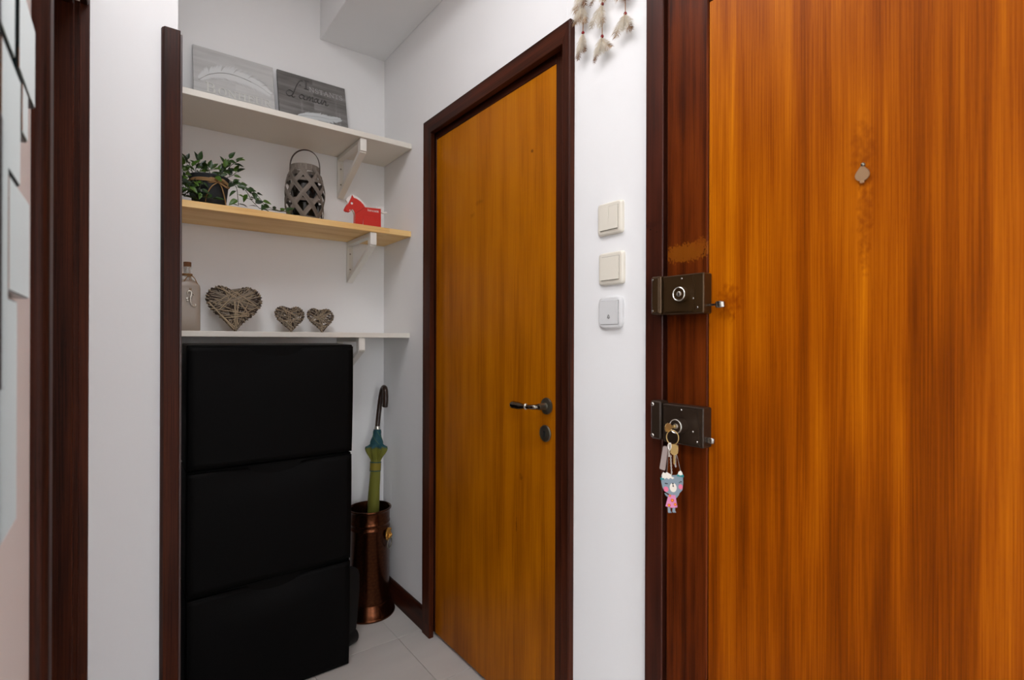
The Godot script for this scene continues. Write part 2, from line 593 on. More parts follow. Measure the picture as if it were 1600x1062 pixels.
func shell() -> void:
	var fl := struct("floor", Geo.new().box(V(-2.6, -0.12, BACK - 0.15), V(1.2, -0.0025, REAR + 0.2), 0.0), M.grout, "pale grey square floor tiles with thin joints in the hallway", "floor")
	var tg: Array = []
	for k in 3:
		var g := Geo.new()
		g.off = Vector2(k * 0.37, k * 0.61)
		g.box(V(-0.1666, -0.0085, -0.1666), V(0.1666, 0, 0.1666), 0.0006)
		tg.append(g.mesh())
	for i in 11:
		for j in 12:
			if i > 3 and j < 5:
				continue
			var o := MeshInstance3D.new()
			o.name = "tile"
			o.mesh = tg[(i * 5 + j * 7) % 3]
			o.material_override = M.tile
			o.position = V(0.884 + 0.1675 - 0.335 * i, (rng.randf() - 0.5) * 0.0006, -1.93 - 0.1675 + 0.335 * j)
			fl.add_child(o, true)
	struct("ceiling", Geo.new().box(V(-2.6, TOP, BACK - 0.15), V(1.2, TOP + 0.12, REAR + 0.2), 0.0), M.wall, "white ceiling of the hallway", "ceiling")
	var g := Geo.new()   # wall with the two doors: inner door opening z -1.915..-1.075, entrance opening z -0.73..0.2
	wall_box(g, V(WALL, 0, BACK), V(WALL + 0.15, TOP, -1.915))
	wall_box(g, V(WALL, 2.05, -1.915), V(WALL + 0.15, TOP, -1.075))
	wall_box(g, V(WALL, 0, -1.075), V(WALL + 0.15, TOP, -0.735))
	wall_box(g, V(WALL, 2.06, -0.735), V(WALL + 0.15, TOP, 0.2))
	wall_box(g, V(WALL, 0, 0.2), V(WALL + 0.15, TOP, REAR))
	struct("wall_right", g, M.wall, "white wall with the two wooden doors and the light switches", "wall")
	struct("wall_back", Geo.new().box(V(-0.25, 0, BACK - 0.15), V(WALL + 0.15, TOP, BACK), 0.0005), M.wall, "white back wall of the niche behind the shelves", "wall")
	struct("wall_niche", Geo.new().box(V(-0.25, 0, BACK), V(0.1305, TOP, STUB), 0.0015), M.wall, "narrow white wall left of the shelves", "wall")
	g = Geo.new()   # left wall, doorway z -1.75..-0.925
	wall_box(g, V(LEFT - 0.16, 0, -0.925), V(LEFT, TOP, -0.3))
	wall_box(g, V(LEFT - 0.16, 2.075, STUB), V(LEFT, TOP, -0.925))
	wall_box(g, V(LEFT - 0.16, 0, STUB), V(LEFT, TOP, -1.77))
	struct("wall_left", g, M.plaster, "pinkish white wall at the far left carrying the mirror tiles", "wall")
	g = Geo.new()   # unseen side room, added so its lamp and window brighten the right wall
	wall_box(g, V(-2.45, 0, -0.45), V(LEFT - 0.16, TOP, -0.3))
	struct("wall_side", g, M.wall, "white wall of the side room left of the camera", "wall")
	struct("wall_far", Geo.new().box(V(-2.6, 0, -0.45), V(-2.45, TOP, REAR + 0.15), 0.0005), M.wall, "white end wall of the side room", "wall")
	g = Geo.new()   # rear wall; its two tall windows are added to let sky light in
	var xs := [-2.45, -2.1, -0.7, 0.1, 0.85, WALL + 0.15]
	for k in [0, 2, 4]:
		wall_box(g, V(xs[k], 0, REAR), V(xs[k + 1], TOP, REAR + 0.15))
	for k in [1, 3]:
		wall_box(g, V(xs[k], 2.2, REAR), V(xs[k + 1], TOP, REAR + 0.15))
		wall_box(g, V(xs[k], 0, REAR), V(xs[k + 1], 0.15, REAR + 0.15))
	struct("wall_rear", g, M.wall, "white wall behind the camera with two tall windows", "wall")
	for k in [1, 3]:  # windows added behind the camera as openings for sky light
		var a: float = xs[k]
		var e: float = xs[k + 1]
		var win := Node3D.new()
		win.name = "window_%d" % ((k + 1) / 2)
		add_child(win)
		tag(win, "wide white framed window of the side room behind the camera" if k == 1 else "tall narrow white framed window at the end of the hallway behind the camera", "window", "", "structure")
		g = Geo.new()
		g.box(V(a, 0.15, REAR + 0.05), V(a + 0.05, 2.2, REAR + 0.1), 0.004)
		g.box(V(e - 0.05, 0.15, REAR + 0.05), V(e, 2.2, REAR + 0.1), 0.004)
		g.box(V(a + 0.05, 0.15, REAR + 0.05), V(e - 0.05, 0.2, REAR + 0.1), 0.004)
		g.box(V(a + 0.05, 2.15, REAR + 0.05), V(e - 0.05, 2.2, REAR + 0.1), 0.004)
		part(win, "window_frame", g, M.plastic_white)
		part(win, "pane", Geo.new().box(V(a + 0.05, 0.2, REAR + 0.072), V(e - 0.05, 2.15, REAR + 0.078), 0.0), M.glass_pane)
	struct("wall_outer", Geo.new().box(V(WALL + 0.2, -0.12, BACK - 0.15), V(WALL + 0.3, TOP + 0.12, REAR + 0.2), 0.0), M.wall, "plain wall of the landing behind the two closed doors", "wall")  # unseen blocker, stops sky light leaking round the doors
	struct("wall_store", Geo.new().box(V(-0.5, 0, BACK - 0.15), V(-0.4, TOP, -0.45), 0.0), M.wall, "plain wall of the closet behind the left door", "wall")  # second unseen blocker, shuts sky light out behind the left leaf
	struct("trim_1", Geo.new().box(V(0.698, 2.521, BACK), V(WALL, TOP, REAR), 0.002), M.wall, "white boxed ceiling beam above the inner door", "beam")
	g = Geo.new()
	g.grain = 2
	for e in [[BACK + 0.0, -1.912], [-1.046, -0.785]]:
		g.prism(P2([0, 0, 0.014, 0, 0.014, 0.085, 0.008, 0.092, 0, 0.092]), Transform3D(Basis(V(-1, 0, 0), V(0, 1, 0), V(0, 0, 1)), V(WALL, 0, 0)), e[0], e[1])
	struct("baseboard_right", g, M.dark_wood, "dark brown wooden baseboard between the niche corner and inner door", "baseboard")
	g = Geo.new()
	g.prism(P2([0, 0, 0.014, 0, 0.014, 0.085, 0.008, 0.092, 0, 0.092]), Transform3D(Basis(V(0, 0, 1), V(0, 1, 0), V(-1, 0, 0)), V(0, 0, BACK)), -WALL + 0.014, -0.142)
	struct("baseboard_back", g, M.dark_wood, "dark brown wooden baseboard along the niche back wall", "baseboard")

# ---------------------------------------------------------------- far left: doorway, board on the niche edge, mirror tiles
func left_side() -> void:
	var t := thing("trim_2", V(0, 0, 0), "dark brown varnished door frame beside the mirror tiles", "door frame", "", "structure")
	# jambs of the doorway
	var g := Geo.new()
	g.box(V(LEFT - 0.165, 0, -1.77), V(LEFT - 0.01, 2.08, -1.742), 0.0015)
	part(t, "jamb", g, M.dark_wood)
	part(t, "recess", Geo.new().box(V(LEFT - 0.0125, 0, -1.7745), V(LEFT + 0.0005, 2.08, -1.768), 0.0005), M.dark_wood)
	g = Geo.new()
	g.off = Vector2(0.1, 0)
	g.box(V(LEFT - 0.165, 0, -0.95), V(LEFT - 0.01, 2.08, -0.926), 0.002)
	part(t, "jamb", g, M.dark_wood)
	g = Geo.new()
	g.grain = 2
	g.box(V(LEFT - 0.165, 2.05, -1.742), V(LEFT - 0.01, 2.078, -0.95), 0.002)
	part(t, "head_jamb", g, M.dark_wood)
	# far casing, with a stepped face turned to the hallway
	g = Geo.new()
	g.off = Vector2(0.02, 0.3)
	g.prism(P2([-0.1, -1.819, -0.0722, -1.819, -0.0712, -1.805, -0.0722, -1.792, -0.0905, -1.787, -0.0925, -1.772, -0.1, -1.772]), Transform3D(Basis(V(1, 0, 0), V(0, 0, 1), V(0, -1, 0)), V(0, 0, 0)), -2.14, 0, 0, 0)
	part(t, "casing", g, M.dark_wood)
	# near casing, round nosed
	var pr := PackedVector2Array()
	pr.append(Vector2(LEFT - 0.002, -0.872))
	for i in 9:
		var a := PI / 2 * i / 8
		pr.append(Vector2(LEFT + 0.004 + 0.0135 * sin(a), -0.8825 + 0.0105 * cos(a)))
	pr.append(Vector2(LEFT + 0.0175, -0.918)); pr.append(Vector2(LEFT + 0.014, -0.926)); pr.append(Vector2(LEFT - 0.01, -0.93))
	g = Geo.new()
	g.off = Vector2(0.15, 0.1)
	g.prism(pr, Transform3D(Basis(V(1, 0, 0), V(0, 0, 1), V(0, -1, 0)), V(0, 0, 0)), -2.14, 0)
	part(t, "casing", g, M.dark_wood)
	g = Geo.new()
	g.grain = 2
	g.box(V(LEFT - 0.001, 2.08, -1.788), V(LEFT + 0.018, 2.14, -0.926), 0.003)
	part(t, "head_casing", g, M.dark_wood)
	g = Geo.new()
	g.box(V(LEFT - 0.15, 0.005, -1.74), V(LEFT - 0.112, 2.048, -0.952), 0.002)
	var d := struct("door_3", g, M.dark_wood, "dark brown door closed deep inside the left door frame", "door")
	d.name = "door_3"
	# casing board nailed on the edge of the niche and the lining behind it
	var b := thing("trim_3", V(0, 0, 0), "dark brown casing board with slanted shaded top at the niche's left edge", "casing", "", "structure")
	g = Geo.new()
	g.off = Vector2(0.05, 0.05)
	g.prism(P2([0.0885, STUB, 0.0905, STUB + 0.010, 0.0965, STUB + 0.02, 0.133, STUB + 0.02, 0.135, STUB + 0.018, 0.135, STUB]), Transform3D(Basis(V(1, 0, 0), V(0, 0, 1), V(0, -1, 0)), V(0, 0, 0)), -2.095, 0)
	part(b, "board", g, M.dark_wood)
	part(b, "lining", Geo.new().box(V(0.1305, 0, -1.9), V(0.1415, 2.094, STUB), 0.001), M.lining, "thin grey brown edge strip")
	# mirror tiles: y low, y high, z near, z far, thickness
	var L := ["large mirror tile overlapping the door frame, top right of the group", "mirror tile cut by the top left picture corner", "mirror tile below the topmost pair, left of the small square one", "smallest mirror tile, tucked under the top right one",
		"mirror tile at the picture's left edge with its dark underside showing, middle of the group", "tall lowest mirror tile with a slanted looking bottom edge", "blurred mirror tile nearest the camera at the left edge", "mirror tile at the very left edge above the blurred one"]
	var spec := [[1.445, 1.532, -0.669, -0.781, 0.013], [1.4445, 1.56, -0.50, -0.650, 0.0125], [1.336, 1.437, -0.583, -0.684, 0.0125], [1.393, 1.442, -0.694, -0.733, 0.0125],
		[1.232, 1.332, -0.617, -0.742, 0.013], [1.02, 1.226, -0.53, -0.672, 0.012], [1.148, 1.37, -0.46, -0.607, 0.014], [1.39, 1.437, -0.46, -0.577, 0.0125]]
	for i in spec.size():
		var s: Array = spec[i]
		var m := thing("mirror_tile", V(LEFT, s[0], (s[2] + s[3]) / 2), L[i], "mirror", "mirror tiles on the left wall")
		var hh: float = s[1] - s[0]
		var hw: float = (s[2] - s[3]) / 2
		part(m, "backing", Geo.new().box(V(0.0005, 0, -hw), V(s[4] - 0.0012, hh, hw), 0.0008), M.glass_edge, "dark green glass edge")
		part(m, "mirror_face", Geo.new().box(V(s[4] - 0.0012, 0.0012, -hw + 0.0012), V(s[4], hh - 0.0012, hw - 0.0012), 0.0004), M.mirror)

func x_casing() -> Transform3D:   # local x = towards the room, local y = along +z, extruded upwards
	return Transform3D(Basis(V(-1, 0, 0), V(0, 0, 1), V(0, 1, 0)), V(WALL, 0, 0))

# ---------------------------------------------------------------- inner door
func inner_door() -> void:
	var t := thing("trim_4", V(0, 0, 0), "dark brown mitred frame round the closed yellowish inner door", "door frame", "", "structure")
	var yi := 2.018
	var yo := 2.076
	# casings: profile across the width, thinner at the inner edge
	var g := Geo.new()
	g.off = Vector2(0.0, 0.05)
	# left casing z -1.912..-1.849
	g.prism(P2([-1.912, 0, -1.912, 0.017, -1.910, 0.019, -1.851, 0.019, -1.849, 0.017, -1.849, 0]), Transform3D(Basis(V(0, 0, 1), V(-1, 0, 0), V(0, -1, 0)), V(WALL, 0, 0)), -yo + 0.9206 * 1.912, 0.0, 0.9206, 0.0)
	part(t, "casing", g, M.dark_wood)
	g = Geo.new()
	g.off = Vector2(0.11, 0.2)
	# right casing z -1.075..-1.044
	g.prism(P2([-1.076, -0.02, -1.076, 0.017, -1.074, 0.0185, -1.048, 0.019, -1.044, 0.016, -1.044, 0]), Transform3D(Basis(V(0, 0, 1), V(-1, 0, 0), V(0, -1, 0)), V(WALL, 0, 0)), -yo - 1.8125 * 1.044, 0.0, -1.8125, 0.0)
	part(t, "casing", g, M.dark_wood)
	g = Geo.new()
	g.off = Vector2(0.2, 0.1)
	# head: local x = height below the top edge, extruded along z, ends mitred
	g.prism(P2([0, 0, 0, 0.017, 0.002, 0.019, 0.056, 0.019, 0.058, 0.017, 0.058, 0]), Transform3D(Basis(V(0, -1, 0), V(-1, 0, 0), V(0, 0, 1)), V(WALL, yo, 0)), -1.912, -1.044, 1.086, -0.5517)
	part(t, "head_casing", g, M.dark_wood)
	g = Geo.new()
	g.box(V(WALL + 0.005, 0, -1.9145), V(WALL + 0.15, 2.05, -1.885), 0.0005)
	g.box(V(WALL + 0.05, 0, -1.885), V(WALL + 0.15, 2.05, -1.87), 0.0005)
	part(t, "jamb", g, M.dark_wood)
	g = Geo.new()
	g.box(V(WALL, 0, -1.0845), V(WALL + 0.15, 2.05, -1.0755), 0.0005)
	part(t, "jamb", g, M.dark_wood)
	g = Geo.new()
	g.grain = 2
	g.box(V(WALL + 0.002, 2.034, -1.885), V(WALL + 0.15, 2.049, -1.0845), 0.0005)
	part(t, "head_jamb", g, M.dark_wood)

	var d := thing("door_1", V(0, 0, 0), "closed yellowish brown veneered inner door with a lever handle", "door", "", "structure")
	var X := WALL + 0.008
	g = Geo.new()
	g.off = Vector2(1.85, 2.0)
	g.box(V(X + 0.002, 0.016, -1.849), V(X + 0.038, 1.996, -1.131), 0.0005)
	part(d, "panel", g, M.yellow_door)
	for e in [[-1.879, -1.849, 0.016, 2.029], [-1.131, -1.087, 0.016, 2.029]]:
		g = Geo.new()
		g.off = Vector2(0.07, 0.1)
		g.box(V(X, e[2], e[0]), V(X + 0.038, e[3], e[1]), 0.002)
		part(d, "edge_strip", g, M.dark_wood, "dark brown edge strip")
	g = Geo.new()
	g.grain = 2
	g.box(V(X, 1.996, -1.849), V(X + 0.038, 2.029, -1.131), 0.002)
	part(d, "edge_strip", g, M.dark_wood, "dark brown top edge strip")
	for y in [[1.799, 1.895], [0.985, 1.079], [0.189, 0.259]]:
		g = Geo.new()
		var mid: float = (y[0] + y[1]) / 2
		for q in [[y[0], mid - 0.001], [mid + 0.001, y[1]]]:
			g.lathe(P2([0, q[0], 0.004, q[0], 0.0055, q[0] + 0.003, 0.0055, q[1] - 0.003, 0.004, q[1], 0, q[1]]), 12, Transform3D(Basis(), V(WALL - 0.002, 0, -1.8635)))
		var hg := part(d, "hinge", g, M.brass, "brass hinge knuckle")
		part(hg, "hinge_leaf", Geo.new().box(V(WALL + 0.002, y[0], -1.8655), V(WALL + 0.012, y[1], -1.8645), 0.0002), M.nickel)
	# lever handle
	var h := Node3D.new()
	h.name = "handle"
	d.add_child(h)
	h.position = V(X, 0.996, -1.166)
	var xl := Transform3D(Basis(V(0, 1, 0), V(-1, 0, 0), V(0, 0, 1)), V(0, 0, 0))
	part(h, "rosette", Geo.new().lathe(P2([0, 0, 0.0245, 0, 0.025, 0.002, 0.0235, 0.006, 0.018, 0.0075, 0.011, 0.008, 0.0095, 0.011, 0.0095, 0.034, 0, 0.034]), 36, xl), M.nickel)
	g = Geo.new()
	var lp := smooth_path(P3([-0.03, 0, 0, -0.045, 0.0, -0.003, -0.052, -0.001, -0.018, -0.052, -0.002, -0.04, -0.05, -0.003, -0.062, -0.05, -0.003, -0.088, -0.052, -0.002, -0.106, -0.054, 0.0, -0.112]), 30)
	var lr := PackedFloat32Array()
	for i in 31:
		var x := i / 30.0
		lr.append(lerpf(0.0085, 0.0062, clampf(x * 3, 0, 1)) + 0.0052 * smoothstep(0.42, 0.66, x) - 0.0085 * smoothstep(0.8, 1.0, x))
	g.tube(lp, lr, 14)
	part(h, "lever", g, M.lever, "polished grey metal lever")
	part(h, "lever_collar", Geo.new().ball(V(-0.052, -0.0015, -0.036), V(0.0085, 0.0098, 0.0062), 14), M.chrome)
	var kp := Node3D.new()
	kp.name = "keyhole_plate"
	d.add_child(kp)
	kp.position = V(X, 0.914, -1.172)
	part(kp, "plate", Geo.new().lathe(P2([0, 0, 0.0245, 0, 0.025, 0.002, 0.0235, 0.005, 0.02, 0.006, 0.0, 0.0055]), 36, xl), M.nickel)
	part(kp, "keyhole", Geo.new().prism(P2([-0.002, -0.009, 0.002, -0.009, 0.0022, 0.001, 0.004, 0.004, 0.003, 0.008, 0, 0.0095, -0.003, 0.008, -0.004, 0.004, -0.0022, 0.001]), Transform3D(Basis(V(0, 0, 1), V(0, 1, 0), V(-1, 0, 0)), V(-0.0052, 0, 0)), 0, 0.0012), M.hole)

# ---------------------------------------------------------------- entrance door with its two rim locks
func screw(parent: Node3D, at: Vector3, r := 0.004) -> void:
	var g := Geo.new()
	g.lathe(P2([0, 0, r, 0, r, r * 0.25, r * 0.6, r * 0.6, 0, r * 0.65]), 14, Transform3D(Basis(V(0, 1, 0), V(-1, 0, 0), V(0, 0, 1)), at))
	part(parent, "screw", g, M.steel)

func front_door() -> void:
	var X := 0.981
	var t := thing("trim_5", V(0, 0, 0), "dark reddish brown frame of the entrance door with lock keeps", "door frame", "", "structure")
	var g := Geo.new()
	g.off = Vector2(0.795, 2.1)
	g.box(V(X, 0, -0.785), V(WALL + 0.04, 2.1, -0.736), 0.002)
	part(t, "frame_post", g, M.frame)
	g = Geo.new()
	g.off = Vector2(0.0, 2.1)
	g.box(V(X, 0, 0.18), V(WALL + 0.04, 2.1, 0.235), 0.002)
	part(t, "frame_post", g, M.frame)
	g = Geo.new()
	g.grain = 2
	g.box(V(X, 2.045, -0.736), V(WALL + 0.04, 2.1, 0.18), 0.002)
	part(t, "frame_head", g, M.dark_wood)
	g = Geo.new()   # stepped rebate behind the leaf edge
	g.box(V(X + 0.0135, 0, -0.736), V(WALL + 0.06, 2.045, -0.7295), 0.001)
	part(t, "rebate", g, M.dark_wood)
	# keeps of the two locks on the post
	for k in 2:
		var y0: float = [1.2485, 0.9715][k]
		var y1: float = [1.3335, 1.0565][k]
		var m: Material = [M.lock_bronze, M.lock_brown][k]
		g = Geo.new()
		g.box(V(X - 0.031, y0, -0.7445), V(X, y1, -0.7175), 0.003)
		var kk := part(t, "lock_keep", g, m, ["worn bronze lock keep", "dark brown lock keep"][k])
		if k == 0:
			part(kk, "rim", Geo.new().box(V(X - 0.0325, y0 + 0.004, -0.7395), V(X - 0.03, y1 - 0.004, -0.7225), 0.0012), m)
		for y in [y0 + 0.008, y1 - 0.008]:
			screw(kk, V(X - 0.031, y, -0.7385), 0.0042 if k else 0.003)

	var d := thing("door_2", V(0, 0, 0), "orange brown veneered entrance door with two locks and a peephole", "door", "", "structure")
	g = Geo.new()
	g.off = Vector2(0.727, 2.0)
	g.box(V(X, 0.01, -0.7245), V(X + 0.045, 2.04, -0.6225), 0.0025)
	part(d, "stile", g, M.stile, "dark reddish stile with a pale worn patch")
	g = Geo.new()
	g.off = Vector2(-0.08, 2.0)
	g.box(V(X, 0.01, 0.08), V(X + 0.045, 2.04, 0.176), 0.0025)
	part(d, "stile", g, M.stile)
	g = Geo.new()
	g.grain = 2
	g.box(V(X, 1.902, -0.6215), V(X + 0.045, 2.04, 0.0795), 0.002)
	part(d, "rail", g, M.dark_wood)
	g = Geo.new()
	g.off = Vector2(0.6225, 1.95)
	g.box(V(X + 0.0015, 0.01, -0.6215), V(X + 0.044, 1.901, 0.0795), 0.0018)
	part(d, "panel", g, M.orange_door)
	# peephole cover: a pear shaped swivel disc on its pin
	var ph := Node3D.new()
	ph.name = "peephole"
	d.add_child(ph)
	ph.position = V(X + 0.0015, 1.467, -0.338)
	var pear := PackedVector2Array()
	for i in 28:
		var a := TAU * i / 28
		var r := 0.0106
		var q := Vector2(sin(a) * r, -cos(a) * r)
		if q.y > 0:
			q.x *= 1.0 - 0.6 * pow(q.y / r, 1.3)
			q.y *= 1.45
		pear.append(q)
	var face := Basis(V(0, 0, 1), V(0, 1, 0), V(-1, 0, 0))
	part(ph, "cover", Geo.new().prism(pear, Transform3D(face, V(0, -0.001, 0)), 0.002, 0.0045), mat(Color(0.6, 0.47, 0.34), 0.4, 0.25), "dull pinkish metal cover")
	part(ph, "tab", Geo.new().box(V(-0.0062, -0.0152, -0.003), V(-0.002, -0.011, 0.003), 0.001), mat(Color(0.66, 0.52, 0.38), 0.35, 0.3))
	part(ph, "pin", Geo.new().ball(V(-0.003, 0.0155, 0.001), V(0.004, 0.0035, 0.0035), 12), M.nickel)
	part(ph, "ring", Geo.new().lathe(P2([0.006, 0, 0.0095, 0, 0.0095, 0.0018, 0.006, 0.0018]), 24, Transform3D(Basis(V(0, 1, 0), V(-1, 0, 0), V(0, 0, 1)), V(0, 0.001, 0))), M.nickel)
	# rim locks: the upper bronze one with a domed cover, the lower plain brown box
	lock(d, X, 1.2475, 1.331, M.lock_bronze, 1.2885, 0.014, true)
	lock(d, X, 0.9695, 1.0525, M.lock_brown, 1.0115, 0.024, false)

func lock(d: Node3D, X: float, y0: float, y1: float, m: Material, yc: float, out: float, domed: bool) -> void:
	var L := Node3D.new()
	L.name = "rim_lock"
	d.add_child(L, true)
	L.set_meta("label", "upper bronze rim lock with a bare cylinder" if domed else "lower dark brown rim lock holding the keys")
	var z0 := -0.7125
	var z1 := -0.6125
	var g := Geo.new()
	g.box(V(X - 0.030, y0, z0), V(X, y1, z1), 0.002)
	part(L, "case", g, m)
	var face := Basis(V(0, 0, 1), V(0, 1, 0), V(-1, 0, 0))
	# raised cover plate with a bowed right edge
	var pl := PackedVector2Array()
	pl.append(Vector2(z0 + 0.004, y0 + 0.005))
	var e0 := z1 - (0.02 if domed else 0.012)
	var n := 8
	if domed:
		for i in n + 1:
			var s := float(i) / n
			pl.append(Vector2(e0 - 0.003 + 0.006 * sin(PI * s), lerpf(y0 + 0.004, y1 - 0.005, s)))
	else:
		pl.append(Vector2(z1 - 0.007, y0 + 0.004)); pl.append(Vector2(z1 - 0.007, y0 + 0.045)); pl.append(Vector2(z1 - 0.014, y1 - 0.005))
	if domed:
		for i in n + 1:
			var s := float(i) / n
			pl.append(Vector2(z0 + 0.004 + 0.004 * sin(PI * s) - 0.002, lerpf(y1 - 0.005, y0 + 0.005, s)))
	else:
		pl.append(Vector2(z0 + 0.004, y1 - 0.005))
	part(L, "cover", Geo.new().prism(pl, Transform3D(face, V(X - 0.030, 0, 0)), 0.0, 0.0025), m)
	part(L, "cover_face", Geo.new().prism(Geometry2D.offset_polygon(pl, -0.0018)[0], Transform3D(face, V(X - 0.0325, 0, 0)), 0.0, 0.0012), m)
	# cylinder
	var zc := -0.6605
	var xl := Transform3D(Basis(V(0, 1, 0), V(-1, 0, 0), V(0, 0, 1)), V(X - 0.0325, yc, zc))
	var r := 0.0145
	part(L, "cylinder", Geo.new().lathe(P2([0, 0, r + 0.0015, 0, r + 0.001, out * 0.4, r, out - 0.001, r - 0.001, out, r - 0.0028, out, r - 0.0036, out - 0.0015, 0.0, out - 0.0015]), 32, xl), m)
	part(L, "cylinder_ring", Geo.new().lathe(P2([r - 0.0018, out - 0.002, r + 0.0004, out - 0.002, r + 0.0005, out + 0.0002, r - 0.0006, out + 0.0009, r - 0.0018, out - 0.0002, r - 0.0018, out - 0.002]), 32, xl), M.chrome)
	var plug := part(L, "plug", Geo.new().lathe(P2([0, out - 0.003, 0.0056, out - 0.003, 0.0054, out + 0.0003, 0.0046, out + 0.0008, 0, out + 0.0008]), 24, xl), M.chrome)
	part(plug, "keyway", Geo.new().prism(P2([-0.001, -0.004, 0.001, -0.004, 0.001, -0.001, 0.0018, 0, 0.001, 0.004, -0.001, 0.004, -0.0005, 0]), Transform3D(face, V(X - 0.0325 - out - 0.0006, yc, zc)), 0, 0.0005), M.hole)
	for p in [[z0 + 0.05, y1 - 0.009], [z1 - 0.012, y0 + 0.012], [z1 - 0.022, yc - 0.01]]:
		screw(L, V(X - 0.0335, p[1], p[0]), 0.0022)
	# slide knob at the right
	g = Geo.new()
	if domed:
		g.box(V(X - 0.016, 1.262, z1 - 0.002), V(X - 0.011, 1.2665, -0.594), 0.001)
		g.lathe(P2([0, -0.0065, 0.005, -0.0065, 0.0062, -0.005, 0.0062, 0.005, 0.005, 0.0065, 0, 0.0065]), 16, Transform3D(Basis(V(1, 0, 0), V(0, 1, 0), V(0, 0, 1)), V(X - 0.0145, 1.264, -0.585)), 0.6, 1.2, 1.6)
	else:
		g.box(V(X - 0.02, 0.980, z1 - 0.002), V(X - 0.010, 0.992, -0.604), 0.0015)
		g.lathe(P2([0, -0.0055, 0.004, -0.0055, 0.005, -0.004, 0.005, 0.004, 0.004, 0.0055, 0, 0.0055]), 16, Transform3D(Basis(), V(X - 0.0155, 0.986, -0.602)), 0.6, 1.1, 1.2)
	part(L, "slide_knob", g, M.steel, "steel slide knob")

# ---------------------------------------------------------------- shelves and brackets in the niche
func niche() -> void:
	var names := ["white shelf board with the two grey picture panels, topmost of three", "natural pine shelf board carrying the plant, the lantern and the red horse", "white shelf board with the wicker hearts, just above the black cabinets"]
	var ys := [[2.016, 2.038], [1.637, 1.661], [1.2, 1.22]]
	for i in 3:
		var g := Geo.new()
		g.grain = 0
		g.off = Vector2(0.1 * i, 0.0)
		var front: float = [-2.053, -2.057, -2.066][i]
		var f0 := Vector3(0.1422, ys[i][0], BACK + 0.0005)
		g.box(f0 - Vector3(0.5, 0, 0) * 0, V(WALL - 0.0008, ys[i][1], front), 0.0012)
		var t := thing("wall_shelf", V(0, 0, 0), names[i], "shelf")
		part(t, "board", g, M.pine if i == 1 else M.shelf_white)
	var bl := ["white angle bracket under the topmost shelf", "white angle bracket under the pine shelf", "white angle bracket with only its front end showing under the lowest shelf"]
	for i in 3:
		var x: float = [0.788, 0.832, 0.788][i]
		var y: float = ys[i][0] - 0.0005
		var w := 0.0135
		var zf := -2.062 if i < 2 else -2.072
		var h := 0.185
		var t := thing("shelf_bracket", V(x, y, BACK), bl[i], "bracket", "white shelf brackets")
		var d := zf - BACK
		part(t, "arm", Geo.new().box(V(-w, -0.017, 0.001), V(w, 0, d - 0.03), 0.0015), M.bracket)
		part(t, "front_block", Geo.new().box(V(-w, -0.052, d - 0.03), V(w, 0, d), 0.0015), M.bracket)
		var g := Geo.new()
		g.box(V(-w, -h, 0.0006), V(w, -0.017, 0.012), 0.0015)
		var up := part(t, "upright", g, M.bracket)
		g = Geo.new()
		g.box(V(-w * 0.45, -h + 0.04, 0.012), V(w * 0.45, -0.03, 0.0128), 0.0003)
		part(up, "groove", g, M.shelf_white)
		for s in [-0.055, -0.125]:
			part(up, "screw", Geo.new().lathe(P2([0, 0, 0.0035, 0, 0.003, 0.0012, 0, 0.0012]), 12, Transform3D(Basis(V(1, 0, 0), V(0, 0, 1), V(0, -1, 0)), V(0, s, 0.0127))), M.nickel)
		# slanted brace from the front block down to the foot of the upright
		var a := V(0, -0.05, d - 0.008)
		var b := V(0, -h + 0.006, 0.006)
		var dir := (b - a).normalized()
		var nn := dir.cross(V(1, 0, 0))
		g = Geo.new()
		g.box(V(-w, -0.008, 0), V(w, 0.008, a.distance_to(b)), 0.0015)
		var o := part(t, "brace", g, M.bracket)
		o.transform = Transform3D(Basis(V(1, 0, 0), dir.cross(V(1, 0, 0)), dir), a)

# ---------------------------------------------------------------- things on the shelves
func feather_shape(spine: PackedVector2Array, up: float, down: float, n: int, z: float) -> Geo:
	var g := Geo.new()
	var m := spine.size() - 1
	for i in n:
		var x := float(i) / n * m
		var k := mini(int(x), m - 1)
		var p := spine[k].lerp(spine[k + 1], x - k)
		var d := (spine[k + 1] - spine[k]).normalized()
		var q := Vector2(-d.y, d.x)
		var s := float(i) / n
		for side in [1.0, -1.0]:
			var l: float = (up if side > 0 else down) * pow(sin(PI * clampf(s * 0.9 + 0.06, 0, 1)), 0.6) * rng.randf_range(0.82, 1.08)
			var e: Vector2 = p + (q * side * 0.8 + d * 0.62).normalized() * l
			var w: Vector2 = d * 0.0022
			var zz := z + rng.randf() * 0.0006
			var mid: Vector2 = (p + e) / 2 + q * side * l * 0.05
			g.flat([Vector3(p.x - w.x, p.y - w.y, z), Vector3(p.x + w.x, p.y + w.y, z), Vector3(mid.x + w.x, mid.y + w.y, zz + 0.0008), Vector3(mid.x - w.x, mid.y - w.y, zz + 0.0008)])
			g.flat([Vector3(mid.x - w.x, mid.y - w.y, zz + 0.0008), Vector3(mid.x + w.x, mid.y + w.y, zz + 0.0008), Vector3(e.x, e.y, zz)])
	var sp := PackedVector3Array()
	for p in spine:
		sp.append(Vector3(p.x, p.y, z + 0.001))
	g.tube(sp, F([0.0012]), 6)
	return g

func shelf_things() -> void:
	panels()
	plant()
	lantern()
	horse()
	bottle()
	heart("large grey brown wicker heart leaning on the wall beside the bottle", V(0.35, 1.2205, -2.235), 0.19, 0.178, 84, 0.003, 101)
	heart("small wicker heart in the middle, second from the bottle", V(0.5545, 1.2205, -2.24), 0.111, 0.112, 54, 0.0022, 202)
	heart("small wicker heart at the right end of the row", V(0.679, 1.2205, -2.24), 0.107, 0.108, 56, 0.0021, 303)

